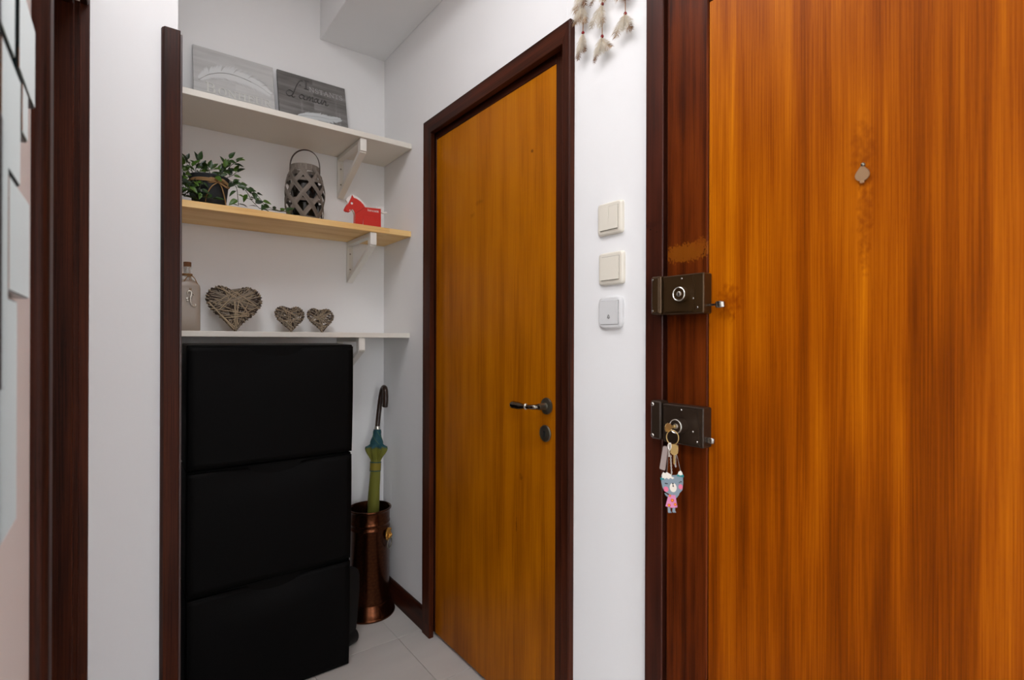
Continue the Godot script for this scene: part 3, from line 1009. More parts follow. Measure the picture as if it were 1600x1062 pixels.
func panels() -> void:
	var tex1 := wood(512, 512, 81, Color(0.7, 0.7, 0.695), Color(0.78, 0.78, 0.775), Color(0.83, 0.83, 0.825), 0.35, 0.5, 0.05, [[0.5, 0.25, 0.2, 0.05, Color(0.76, 0.76, 0.755), 0.35], [0.3, 0.75, 0.12, 0.05, Color(0.75, 0.75, 0.74), 0.3]])
	var tex2 := wood(512, 512, 91, Color(0.36, 0.35, 0.34), Color(0.47, 0.46, 0.45), Color(0.58, 0.575, 0.57), 0.55, 0.6, 0.1, [[0.15, 0.16, 0.6, 0.02, Color(0.66, 0.66, 0.66), 0.4], [0.1, 0.66, 0.5, 0.018, Color(0.68, 0.68, 0.68), 0.5], [0.2, 0.7, 0.7, 0.025, Color(0.6, 0.6, 0.6), 0.4]])
	for k in 2:
		var t := thing("picture_panel", V([0.357, 0.66][k], 2.038, -2.262), ["pale grey wooden panel with a feather and the word Bonheur, left on the top shelf", "darker grey wooden panel lettered Instants d'amour, right on the top shelf"][k], "sign", "wooden panels on the top shelf")
		t.rotation.x = -deg_to_rad(14.2)
		var m := wood_mat([tex1, tex2][k], 0.32, 0.32, 0.5, 0.0)
		var g := Geo.new()
		g.grain = 0
		g.box(V(-0.1435, 0, -0.012), V(0.1435, 0.299, 0), 0.0012)
		part(t, "board", g, m)
		if k == 0:
			var fm := mat(Color(0.86, 0.865, 0.865), 0.6)
			part(t, "feather_motif", feather_shape(P2([-0.125, 0.15, -0.09, 0.185, -0.05, 0.204, -0.01, 0.209, 0.04, 0.204, 0.09, 0.188, 0.128, 0.165]), 0.05, 0.052, 90, 0.0006), fm)
			part(t, "quill", Geo.new().tube(smooth_path(P3([-0.126, 0.148, 0.001, -0.09, 0.182, 0.0015, -0.04, 0.205, 0.002, 0.02, 0.207, 0.002, 0.09, 0.189, 0.001]), 20), F([0.0013]), 6), mat(Color(0.68, 0.675, 0.67), 0.5))
			letters(t, "lettering", "B", 0.062, 0.0016, mat(Color(0.83, 0.83, 0.81), 0.4), Transform3D(Basis(), V(-0.107, 0.098 - 0.012, 0.0008)))
			letters(t, "lettering", "ONHEUR", 0.045, 0.0016, mat(Color(0.83, 0.83, 0.81), 0.4), Transform3D(Basis(), V(-0.064, 0.1 - 0.01, 0.0008)))
		else:
			var ink := mat(Color(0.3, 0.29, 0.285), 0.35)
			var lt := mat(Color(0.68, 0.675, 0.67), 0.25)
			letters(t, "lettering", "I", 0.062, 0.0016, ink, Transform3D(Basis(), V(-0.042, 0.222, 0.0008)), "Droid Serif", 0.1)
			letters(t, "lettering", "NSTANTS", 0.0325, 0.0016, lt, Transform3D(Basis(), V(-0.018, 0.222, 0.0008)))
			# d'amour in a sloping hand
			var strokes := [
				[-0.084, 0.206, -0.1, 0.212, -0.112, 0.196, -0.104, 0.183, -0.09, 0.19, -0.08, 0.208, -0.068, 0.245, -0.052, 0.272, -0.04, 0.274], [-0.082, 0.204, -0.09, 0.188, -0.084, 0.182, -0.078, 0.188],
				[-0.054, 0.252, -0.052, 0.249],
				[-0.038, 0.2, -0.05, 0.206, -0.06, 0.194, -0.055, 0.184, -0.046, 0.189, -0.037, 0.205, -0.042, 0.188, -0.036, 0.184, -0.03, 0.19],
				[-0.03, 0.19, -0.024, 0.205, -0.03, 0.184, -0.019, 0.203, -0.014, 0.203, -0.019, 0.184, -0.008, 0.203, -0.002, 0.203, -0.006, 0.187, 0.0, 0.185],
				[0.012, 0.205, 0.002, 0.196, 0.005, 0.185, 0.014, 0.19, 0.016, 0.203, 0.011, 0.205],
				[0.022, 0.206, 0.017, 0.19, 0.023, 0.185, 0.032, 0.197, 0.035, 0.206, 0.031, 0.188, 0.037, 0.185],
				[0.037, 0.185, 0.046, 0.206, 0.047, 0.2, 0.054, 0.202, 0.05, 0.186, 0.056, 0.184, 0.062, 0.19]]
			var sg := Geo.new()
			for s in strokes:
				var pts := PackedVector3Array()
				for i in range(0, s.size(), 2):
					pts.append(V(s[i], s[i + 1], 0.0008))
				sg.tube(smooth_path(pts, 5 * (pts.size() - 1)) if pts.size() > 2 else pts, F([0.003]), 6, false, 0.5)
			part(t, "script_lettering", sg, ink)
			part(t, "feather_motif", feather_shape(P2([-0.07, 0.098, -0.03, 0.11, 0.02, 0.118, 0.07, 0.12, 0.112, 0.132]), 0.026, 0.03, 80, 0.0006), mat(Color(0.8, 0.815, 0.82), 0.6))

func leaf_mesh(l: float, w: float) -> ArrayMesh:
	var g := Geo.new()
	g.sheet(func(u: float, v: float) -> Vector3:
		var x := (u - 0.5) * 2
		var ww := w * pow(sin(PI * pow(v, 0.75)), 0.8) * (1.0 - 0.25 * v)
		return Vector3(x * ww, v * l, absf(x) * ww * 0.35 - 0.18 * l * v * v), 4, 7)
	g.tube(P3([0, -0.006, 0, 0, 0, 0, 0, l * 0.5, -0.18 * l * 0.25 + 0.0003]), F([0.0006, 0.0006, 0.0004]), 4)
	return g.mesh()

func plant() -> void:
	var c := V(0.25, 1.661, -2.15)
	var t := thing("potted_plant", c, "leafy green trailing plant in a dark pot tied with twine", "plant")
	var slate := mat(Color(0.13, 0.145, 0.16), 0.8)
	var sn := NoiseTexture2D.new()
	sn.noise = noise(5, 0.03, 4); sn.width = 128; sn.height = 128; sn.seamless = true
	slate.heightmap_enabled = true; slate.heightmap_texture = sn; slate.heightmap_scale = 0.1
	slate.uv1_scale = Vector3(3, 12, 1)
	part(t, "pot", Geo.new().lathe(P2([0, 0, 0.05, 0, 0.052, 0.003, 0.063, 0.104, 0.065, 0.108, 0.064, 0.112, 0.06, 0.112, 0.058, 0.1, 0, 0.096]), 40), slate)
	part(t, "soil", Geo.new().lathe(P2([0.0585, 0.094, 0.05, 0.1005, 0.02, 0.1035, 0, 0.104]), 24), mat(Color(0.12, 0.08, 0.05), 1.0))
	var tw := mat(Color(0.6, 0.47, 0.31), 0.85)
	var g := Geo.new()
	for k in 3:
		var ring := PackedVector3Array()
		for i in 40:
			var a := TAU * i / 40
			ring.append(V(cos(a) * (0.0635 + 0.001 * sin(a * 5 + k)), 0.086 + k * 0.0035 + 0.0012 * sin(a * 3 + k), sin(a) * (0.0635 + 0.001 * sin(a * 5 + k))))
		g.tube(ring, F([0.0022]), 6, true)
	part(t, "twine", g, tw, "twine round the rim")
	g = Geo.new()
	var kz := 0.062
	var kx := 0.02
	g.ball(V(kx, 0.086, kz + 0.002), V(0.006, 0.006, 0.005), 10)
	for s in [-1.0, 1.0]:
		for q in [0.0, 0.004]:
			g.tube(smooth_path(P3([kx, 0.086, kz + 0.003, kx + s * 0.014, 0.096 - q, kz + 0.004, kx + s * 0.033, 0.091 - q * 2 - (0.008 if s > 0 else -0.004), kz - 0.006, kx + s * 0.026, 0.08 - q - (0.006 if s > 0 else -0.004), kz - 0.002, kx, 0.085, kz + 0.003]), 18), F([0.0018]), 6)
	g.tube(smooth_path(P3([kx, 0.084, kz + 0.003, kx - 0.02, 0.066, kz + 0.002, kx - 0.034, 0.036, kz - 0.006, kx - 0.037, 0.012, kz - 0.012]), 14), F([0.002]), 6)
	g.tube(smooth_path(P3([kx, 0.084, kz + 0.003, kx + 0.012, 0.066, kz, kx + 0.022, 0.03, kz - 0.006, kx + 0.027, 0.006, kz - 0.012]), 14), F([0.002]), 6)
	part(t, "bow", g, tw, "twine bow")
	var greens := []
	for k in 3:
		var m := mat([Color(0.13, 0.24, 0.06), Color(0.25, 0.38, 0.08), Color(0.07, 0.15, 0.06)][k], 0.42)
		m.backlight_enabled = true
		m.backlight = Color(0.12, 0.16, 0.04)
		greens.append(m)
	var shapes := [leaf_mesh(0.037, 0.011), leaf_mesh(0.032, 0.0098), leaf_mesh(0.025, 0.0075)]
	var sm := mat(Color(0.13, 0.14, 0.06), 0.6)
	var n := 0
	for s in STEMS:
		var pts := PackedVector3Array()
		for i in range(0, s.size(), 3):
			pts.append(V(s[i], s[i + 1], s[i + 2]) - c)
		var path := smooth_path(pts, 6 * (pts.size() - 1))
		part(t, "stem", Geo.new().tube(path, F([0.0011]), 5), sm)
		var run := 0.0
		var next := 0.014
		var side := 1.0
		for i in range(1, path.size()):
			run += path[i].distance_to(path[i - 1])
			if run >= next or i == path.size() - 1:
				next = run + rng.randf_range(0.009, 0.0135)
				var d := (path[i] - path[i - 1]).normalized()
				var o := MeshInstance3D.new()
				o.name = "leaf"
				o.mesh = shapes[n % 3]
				var low := path[i].y < 0.06
				o.material_override = greens[rng.randi() % 3]
				side = -side
				var face := V(rng.randf_range(-0.5, 0.5), rng.randf_range(0.2, 1.0), rng.randf_range(0.5, 1.0)).normalized()
				var sd := d.cross(face).normalized()
				var y := (d * (0.5 if i < path.size() - 1 else 3.0) + sd * side * rng.randf_range(0.6, 1.0) + V(0, 0.1, 0.1)).normalized()
				var zz := (face - y * face.dot(y)).normalized()
				var len: float = [0.037, 0.032, 0.025][n % 3]
				var tip := path[i] + y * (len + 0.004)
				if tip.y < 0.004:   # keep it on the board
					y = V(y.x, maxf(0.004 - path[i].y, 0.0) / (len + 0.004) + 0.02, y.z).normalized()
					zz = (V(0, 1, 0.3) - y * V(0, 1, 0.3).dot(y)).normalized()
				if (path[i] + y * len + c).z < BACK + 0.01:
					y.z = absf(y.z)
				o.transform = Transform3D(Basis(y.cross(zz), y, zz), path[i] + y * 0.004)
				t.add_child(o, true)
				n += 1

func lantern() -> void:
	var t := thing("lantern", V(0.588, 1.661, -2.175), "grey woven wood strip lantern with a bail handle", "lantern")
	var wt := wood(128, 256, 111, Color(0.3, 0.275, 0.25), Color(0.45, 0.415, 0.38), Color(0.56, 0.52, 0.485), 0.6, 0.5, 0.2)
	var wm := wood_mat(wt, 0.06, 0.3, 0.7, 0.0)
	var R := func(y: float) -> float:
		var h := y / 0.225
		if h < 0.82:
			return 0.058 + 0.0165 * pow(sin(PI * clampf(h / 0.86, 0, 1)), 0.7) + 0.0015 * cos(TAU * 1.5 * h)
		return lerpf(0.0655, 0.0545, smoothstep(0.80, 0.93, h))
	for fam in 2:
		for k in 7:
			var pts := PackedVector3Array()
			var out := PackedVector3Array()
			for i in 25:
				var s := i / 24.0
				var y := 0.005 + s * 0.207
				var a := TAU * (k + 0.3 * fam) / 7 + (1.0 if fam == 0 else -1.0) * (s * 2.15)
				var weave := 0.0011 * sin(s * 7 * 2.15 + fam * PI + k * PI)
				var r: float = R.call(y) + (0.0012 if fam == 0 else -0.0004) + weave
				pts.append(V(cos(a) * r, y, sin(a) * r))
				out.append(V(cos(a), 0.0, sin(a)))
			var g := Geo.new()
			g.off = Vector2(0.013 * k, 0.07 * fam)
			g.band(pts, out, 0.0168, 0.0016)
			part(t, "woven_strip", g, wm)
	# inner hoops
	for y in [0.006, 0.075, 0.155]:
		var pts := PackedVector3Array()
		var out := PackedVector3Array()
		for i in 33:
			var a := TAU * i / 32
			var r: float = R.call(y) - 0.003
			pts.append(V(cos(a) * r, y + 0.006, sin(a) * r)); out.append(V(cos(a), 0, sin(a)))
		part(t, "inner_hoop", Geo.new().band(pts, out, 0.012, 0.0014), wm)
	part(t, "rim_band", Geo.new().lathe(P2([0.0535, 0.2, 0.0552, 0.2, 0.0548, 0.2245, 0.0535, 0.2255, 0.0522, 0.2245, 0.052, 0.2, 0.0535, 0.2]), 40), wm)
	part(t, "base", Geo.new().lathe(P2([0, 0.0, 0.056, 0.0, 0.057, 0.003, 0.056, 0.006, 0, 0.006]), 32), wm)
	var gm := mat(Color(0.06, 0.06, 0.05, 0.62), 0.08)  # glass cup tinted dark to stand for the shade inside the weave
	gm.transparency = BaseMaterial3D.TRANSPARENCY_ALPHA
	part(t, "smoked_glass", Geo.new().lathe(P2([0.046, 0.0065, 0.049, 0.01, 0.0515, 0.06, 0.0515, 0.14, 0.046, 0.185, 0.0475, 0.186, 0.053, 0.14, 0.053, 0.06, 0.0505, 0.008, 0.046, 0.0065]), 28), gm)
	part(t, "candle", Geo.new().lathe(P2([0, 0.0068, 0.03, 0.0068, 0.0305, 0.01, 0.0305, 0.075, 0.027, 0.079, 0.0, 0.077]), 24), mat(Color(0.72, 0.66, 0.42), 0.6), "ivory candle")
	# bail handle, seen slightly turned
	var hp := PackedVector3Array()
	var ho := PackedVector3Array()
	for i in 29:
		var a := PI * i / 28
		var w := 0.0575 * cos(a)
		hp.append(V(w * 0.87, 0.212 + 0.083 * pow(sin(a), 0.75), w * 0.5)); ho.append(V(cos(a) * 0.87, sin(a), cos(a) * 0.5))
	hp.insert(0, V(0.0575 * 0.87, 0.196, 0.0575 * 0.5)); ho.insert(0, V(0.87, 0, 0.5))
	hp.append(V(-0.0575 * 0.87, 0.196, -0.0575 * 0.5)); ho.append(V(-0.87, 0, -0.5))
	part(t, "handle", Geo.new().band(hp, ho, 0.007, 0.003), mat(Color(0.24, 0.19, 0.16), 0.55), "dark bent handle")

func horse() -> void:
	var ox := 0.83
	var oy := 1.661
	var t := thing("toy_horse", V(ox, oy, -2.15), "red cut-out toy horse with a white mane and tail and white lettering", "toy")
	var pts := P2([0.74, 1.735, 0.741, 1.729, 0.751, 1.7255, 0.755, 1.728, 0.759, 1.725, 0.762, 1.728, 0.766, 1.736, 0.773, 1.739, 0.778, 1.734, 0.783, 1.719, 0.782, 1.661, 0.814, 1.661, 0.8185, 1.722, 0.8665, 1.722, 0.872, 1.661, 0.897, 1.661, 0.896, 1.7585, 0.825, 1.755, 0.818, 1.765, 0.805, 1.777, 0.789, 1.785, 0.776, 1.7875, 0.77, 1.798, 0.764, 1.783, 0.756, 1.764, 0.746, 1.748])
	var o := PackedVector2Array()
	for p in pts:
		o.append(p - Vector2(ox, oy))
	var red := mat(Color(0.79, 0.17, 0.13), 0.45)
	var white := mat(Color(0.9, 0.89, 0.87), 0.5)
	for s in [0.006, -0.01]:
		part(t, "side_plate", Geo.new().prism(o, Transform3D.IDENTITY, s, s + 0.004), red, "red plate")
	# white core plate that shows as forelock, mane and tail
	var core := P2([-0.079, 0.104, -0.085, 0.113, -0.081, 0.121, -0.07, 0.131, -0.06, 0.139, -0.045, 0.137, -0.03, 0.1315, -0.013, 0.119, -0.003, 0.106, 0.0, 0.0985, 0.05, 0.101, 0.056, 0.109, 0.064, 0.11, 0.0715, 0.105, 0.0755, 0.094, 0.084, 0.0885, 0.097, 0.0905, 0.095, 0.085, 0.082, 0.081, 0.066, 0.085, 0.0655, 0.0, 0.044, 0.0, 0.038, 0.0635, -0.013, 0.0635, -0.018, 0.0, -0.044, 0.0, -0.045, 0.058, -0.06, 0.076, -0.074, 0.09])
	part(t, "mane_plate", Geo.new().prism(core, Transform3D.IDENTITY, -0.005, 0.005), white, "white mane and tail plate")
	part(t, "eye", Geo.new().lathe(P2([0, 0, 0.0048, 0, 0.0044, 0.001, 0, 0.0012]), 18, Transform3D(Basis(V(1, 0, 0), V(0, 0, 1), V(0, -1, 0)), V(-0.062, 0.101, 0.0099))), white)
	part(t, "mouth", Geo.new().prism(P2([-0.0735, 0.0685, -0.0715, 0.068, -0.0685, 0.0735, -0.0695, 0.075]), Transform3D.IDENTITY, 0.0095, 0.0106), white)
	part(t, "neck_fold", Geo.new().prism(P2([-0.046, 0.062, -0.045, 0.0605, -0.006, 0.092, -0.007, 0.0935]), Transform3D.IDENTITY, 0.0095, 0.0104), mat(Color(0.6, 0.09, 0.07), 0.5))
	part(t, "eyebrow", Geo.new().prism(P2([-0.064, 0.107, -0.056, 0.105, -0.056, 0.1075, -0.063, 0.109]), Transform3D.IDENTITY, 0.0095, 0.0104), mat(Color(0.5, 0.07, 0.05), 0.5))
	# belly flap folded outwards
	var f := Geo.new()
	f.prism(P2([-0.0285, -0.0585, 0.0285, -0.0585, 0.0238, 0, -0.0238, 0]), Transform3D.IDENTITY, -0.0025, 0)
	var fl := part(t, "belly_flap", f, red)
	fl.transform = Transform3D(Basis(V(1, 0, 0), -deg_to_rad(9)), V(0.0125, 0.0615, 0.0098))
	letters(t, "lettering", "banco", 0.0125, 0.0008, white, Transform3D(Basis(), V(0.006, 0.0765, 0.0101)), "Droid Sans", 0, 400)
	letters(t, "lettering", "ctt", 0.0125, 0.0008, white, Transform3D(Basis(), V(0.0395, 0.0765, 0.0101)), "Droid Sans", 0, 700)

func bottle() -> void:
	var t := thing("glass_bottle", V(0.187, 1.2205, -2.19), "frosted grey glass bottle with a cork, tied with twine and a silver seahorse", "bottle")
	t.rotation.y = deg_to_rad(4)
	var frost := mat(Color(0.6, 0.55, 0.5), 0.35)
	frost.clearcoat_enabled = true
	frost.clearcoat = 0.5
	var g := Geo.new()
	# rounded-square section, round at the neck
	var prof := [[0.0, 0.0], [0.0355, 0.0], [0.0385, 0.003], [0.0385, 0.15], [0.037, 0.163], [0.031, 0.175], [0.021, 0.183]]
	var ring := func(r: float, a: float, y: float) -> Vector3:
		var k := clampf((y - 0.15) / 0.035, 0, 1)
		var q := 1.0 / pow(pow(absf(cos(a)), 6) + pow(absf(sin(a)), 6), 1.0 / 6)
		var rr := r * lerpf(q, 1.0, k * k)
		return V(cos(a) * rr, y, sin(a) * rr * lerpf(0.8, 1.0, k))
	g.sheet(func(u: float, v: float) -> Vector3:
		var x := v * (prof.size() - 1)
		var i := mini(int(x), prof.size() - 2)
		var p := Vector2(prof[i][0], prof[i][1]).lerp(Vector2(prof[i + 1][0], prof[i + 1][1]), x - i)
		return ring.call(p.x, -u * TAU, p.y), 48, (prof.size() - 1) * 3)
	part(t, "body", g, frost)
	var clear := mat(Color(0.9, 0.9, 0.87, 0.22), 0.06)
	clear.transparency = BaseMaterial3D.TRANSPARENCY_ALPHA
	part(t, "neck", Geo.new().lathe(P2([0.021, 0.1828, 0.0145, 0.19, 0.0122, 0.2, 0.0122, 0.2225, 0.0135, 0.223, 0.0135, 0.23, 0.0105, 0.23, 0.0105, 0.192]), 28), clear, "clear glass neck")
	var cg := mat(Color(0.42, 0.27, 0.15), 0.85)
	part(t, "cork", Geo.new().lathe(P2([0, 0.2105, 0.0098, 0.2105, 0.0102, 0.23, 0.0122, 0.2305, 0.0124, 0.246, 0.0112, 0.2475, 0, 0.2475]), 24), cg)
	var tw := mat(Color(0.5, 0.36, 0.2), 0.85)
	g = Geo.new()
	for k in 2:
		var loop := PackedVector3Array()
		for i in 24:
			var a := TAU * i / 24
			loop.append(V(cos(a) * 0.0145, 0.2 + k * 0.004, sin(a) * 0.0145))
		g.tube(loop, F([0.0021]), 6, true)
	g.tube(smooth_path(P3([0.004, 0.202, 0.0155, 0.003, 0.175, 0.024, 0.002, 0.14, 0.034]), 10), F([0.0011]), 6)
	g.tube(smooth_path(P3([0.006, 0.202, 0.0155, 0.008, 0.175, 0.024, 0.006, 0.14, 0.034]), 10), F([0.0011]), 6)
	g.tube(smooth_path(P3([0.006, 0.202, 0.0155, 0.018, 0.19, 0.022, 0.028, 0.166, 0.026]), 8), F([0.0016]), 6)
	g.tube(smooth_path(P3([0.004, 0.202, 0.0155, -0.006, 0.188, 0.021, -0.014, 0.176, 0.027]), 8), F([0.0016]), 6)
	part(t, "twine", g, tw)
	g = Geo.new()
	var sh := smooth_path(P3([-0.004, 0.128, 0.0335, -0.005, 0.137, 0.034, 0.001, 0.142, 0.0345, 0.007, 0.136, 0.0345, 0.006, 0.126, 0.035, 0.004, 0.115, 0.0355, 0.005, 0.102, 0.0355, 0.009, 0.092, 0.0345, 0.017, 0.088, 0.0335, 0.021, 0.093, 0.0335, 0.018, 0.097, 0.0335]), 40)
	var sr := PackedFloat32Array()
	for i in 41:
		var x := i / 40.0
		sr.append((0.0025 + 0.003 * sin(PI * clampf(x * 1.15, 0, 1))) * (1.0 + 0.18 * sin(i * 2.1)))
	g.tube(sh, sr, 8, false, 0.7)
	g.ball(V(-0.005, 0.115, 0.0345), V(0.005, 0.0035, 0.002), 10)
	g.ball(V(-0.004, 0.108, 0.0345), V(0.004, 0.003, 0.002), 10)
	g.tube(P3([0.006, 0.137, 0.0345, 0.013, 0.133, 0.034, 0.017, 0.128, 0.0335]), F([0.002, 0.0017, 0.0012]), 6)
	part(t, "seahorse_charm", g, M.chrome, "silver seahorse charm")

func heart(label: String, at: Vector3, w: float, h: float, n: int, r: float, sd: int) -> void:
	var t := thing("wicker_heart", at, label, "decoration", "wicker hearts on the lowest shelf")
	var rg := RandomNumberGenerator.new()
	rg.seed = sd
	var H := func(s: float) -> Vector2:
		var a := TAU * s
		var x := 16 * pow(sin(a), 3)
		var y := 13 * cos(a) - 5 * cos(2 * a) - 2 * cos(3 * a) - cos(4 * a)
		return Vector2(x / 32.0 * w, (y + 17.0) / 29.0 * h)
	var ring := PackedVector3Array()
	for i in 64:
		var p: Vector2 = H.call(i / 64.0)
		p = (p - Vector2(0, h * 0.55)) * 0.95 + Vector2(0, h * 0.55)
		ring.append(V(p.x, p.y, 0))
	var tone := mat(Color(0.3, 0.25, 0.2), 0.8)
	part(t, "hoop", Geo.new().tube(ring, F([r * 1.7]), 8, true), tone)
	var mats := [mat(Color(0.27, 0.22, 0.18), 0.85), mat(Color(0.53, 0.485, 0.425), 0.8), mat(Color(0.63, 0.56, 0.46), 0.75)]
	for k in 3:
		var g := Geo.new()
		for i in n / 3 + (n / 3 if k == 0 else 0):
			var s0 := rg.randf()
			var s1 := fposmod(s0 + rg.randf_range(0.12, 0.5) * (1 if rg.randf() < 0.5 else -1), 1.0)
			if rg.randf() < 0.5:
				s1 = fposmod(1.0 - s0 + rg.randf_range(-0.14, 0.14), 1.0)
			var a: Vector2 = H.call(s0)
			var b: Vector2 = H.call(s1)
			if a.distance_to(b) < w * 0.12 or (a.x * b.x < 0 and minf(a.y, b.y) > h * 0.93):
				continue
			var notch := Vector2(0, h * 0.76)
			var m := (a + b) / 2
			if absf(m.x) < w * 0.12 and m.y > h * 0.74:
				m.y = h * 0.68
			var dz := r * (rg.randf_range(0.9, 1.6) if k == 0 else rg.randf_range(1.8, 3.8))
			var pts := P3([a.x, a.y, 0, lerpf(a.x, m.x, 0.15), lerpf(a.y, m.y, 0.15), r * 2.2, m.x, m.y, dz, lerpf(b.x, m.x, 0.15), lerpf(b.y, m.y, 0.15), r * 2.2, b.x, b.y, 0, lerpf(b.x, m.x, 0.15), lerpf(b.y, m.y, 0.15), -r * 2.2, m.x, m.y, -dz, lerpf(a.x, m.x, 0.15), lerpf(a.y, m.y, 0.15), -r * 2.2])
			g.tube(pts, F([r * rg.randf_range(0.55, 0.9)]), 5, true)
		# windings round the hoop
		for i in 26:
			var s := (i + 0.33 * k + rg.randf() * 0.4) / 26.0
			var p: Vector2 = H.call(s)
			var q := (p - Vector2(0, h * 0.55)) * 0.95 + Vector2(0, h * 0.55)
			var dn := (p - q).normalized()
			var tn := (H.call(s + 0.01) - p) as Vector2
			tn = tn.normalized()
			var loop := PackedVector3Array()
			var sl := rg.randf_range(-0.6, 0.6)
			for j in 8:
				var a := TAU * j / 8
				var e := q + dn * cos(a) * r * 2.7 + tn * sin(a) * r * sl * 2
				loop.append(V(e.x, e.y, sin(a) * r * 2.2))
			g.tube(loop, F([r * 0.85]), 5, true)
		var o := part(t, "twigs", g, mats[k], ["dark twigs", "grey brown twigs", "light twigs"][k])
		o.set_meta("kind", "stuff")
	t.rotation.x = -deg_to_rad(12 if w > 0.15 else 20)

# ---------------------------------------------------------------- things on the floor
func floor_things() -> void:
	# three flip-front shoe cabinets stacked, leaning slightly forward
	var lean := atan(0.036 / 1.174)
	var cl := ["black shoe cabinet with a flip front at the bottom of the stack", "black shoe cabinet with a flip front in the middle of the stack", "black shoe cabinet with a flip front on top, right under the lowest shelf"]
	var body := Geo.new()
	body.box(V(-0.2565, 0.0005, -0.18), V(0.2565, 0.3895, -0.016), 0.003)
	var panel := Geo.new()
	var front := func(u: float, v: float) -> Vector3:
		var x := (u - 0.5) * 0.506
		var y := 0.005 + v * 0.379
		var top := 0.384 - y
		var z := -0.022 * exp(-pow(x / 0.15, 2)) * exp(-pow(top / 0.055, 2)) + 0.004 * sin(PI * v)
		return Vector3(x, y - 0.004 * exp(-pow(x / 0.15, 2)) * v, z)
	panel.sheet(func(u: float, v: float) -> Vector3:
		var iu := int(round(u * 30)); var iv := int(round(v * 26))
		var uu := clampf((iu - 2) / 26.0, 0, 1); var vv := clampf((iv - 2) / 22.0, 0, 1)
		var p: Vector3 = front.call(uu, vv)
		if iu in [0, 30] or iv in [0, 26]:
			p.z = -0.0155
		if iu in [0, 30]: p.x += 0.0015 * signf(p.x)
		if iu in [1, 29]: p.x += 0.001 * signf(p.x)
		if iu in [0, 1, 29, 30] or iv in [0, 1, 25, 26]:
			if not (iu in [0, 30] or iv in [0, 26]): p.z -= 0.0015
		return p, 30, 26)
	var first: Node3D
	for i in 3:
		var o: Node3D
		if i == 0:
			o = thing("shoe_cabinet", V(0, 0, 0), cl[0], "cabinet", "stacked black shoe cabinets")
			part(o, "body", body, M.black_plastic)
			part(o, "front_panel", panel, M.black_plastic)
			first = o
		else:
			o = first.duplicate()
			o.name = numbered("shoe_cabinet")
			add_child(o)
			o.set_meta("label", cl[i])
		var y := 0.3915 * i
		o.position = V(0.4145, y, -1.879 + 0.036 * y / 1.174)
		o.rotation.x = lean
	stand()
	umbrella()
	# black leg with a round foot that shows right of the cabinets
	var t := thing("plastic_leg", V(0.700, 0, -1.995), "slim black plastic leg with a round foot between black cabinet and copper stand", "leg")
	var g := Geo.new()
	g.prism(P2([-0.018, 0.05, 0.02, 0.06, 0.026, 0.1, 0.037, 0.2, 0.037, 0.265, 0.03, 0.288, 0.015, 0.301, -0.018, 0.303]), Transform3D(Basis(V(0.92, 0, -0.39), V(0, 1, 0), V(0.39, 0, 0.92)), V(0.014, 0, 0)), -0.012, 0.012)
	var lm := mat(Color(0.1, 0.098, 0.095), 0.45, 0, 0.3)
	part(t, "leg", g, lm)
	g = Geo.new()
	g.lathe(P2([0, -0.012, 0.024, -0.012, 0.0285, -0.008, 0.0285, 0.034, 0.0245, 0.04, 0, 0.04]), 28, Transform3D(Basis(V(0.39, 0, 0.92), V(0.92, 0, -0.39), V(0, 1, 0)), V(0.0, 0.029, 0)), 0.6)
	part(t, "foot", g, lm)

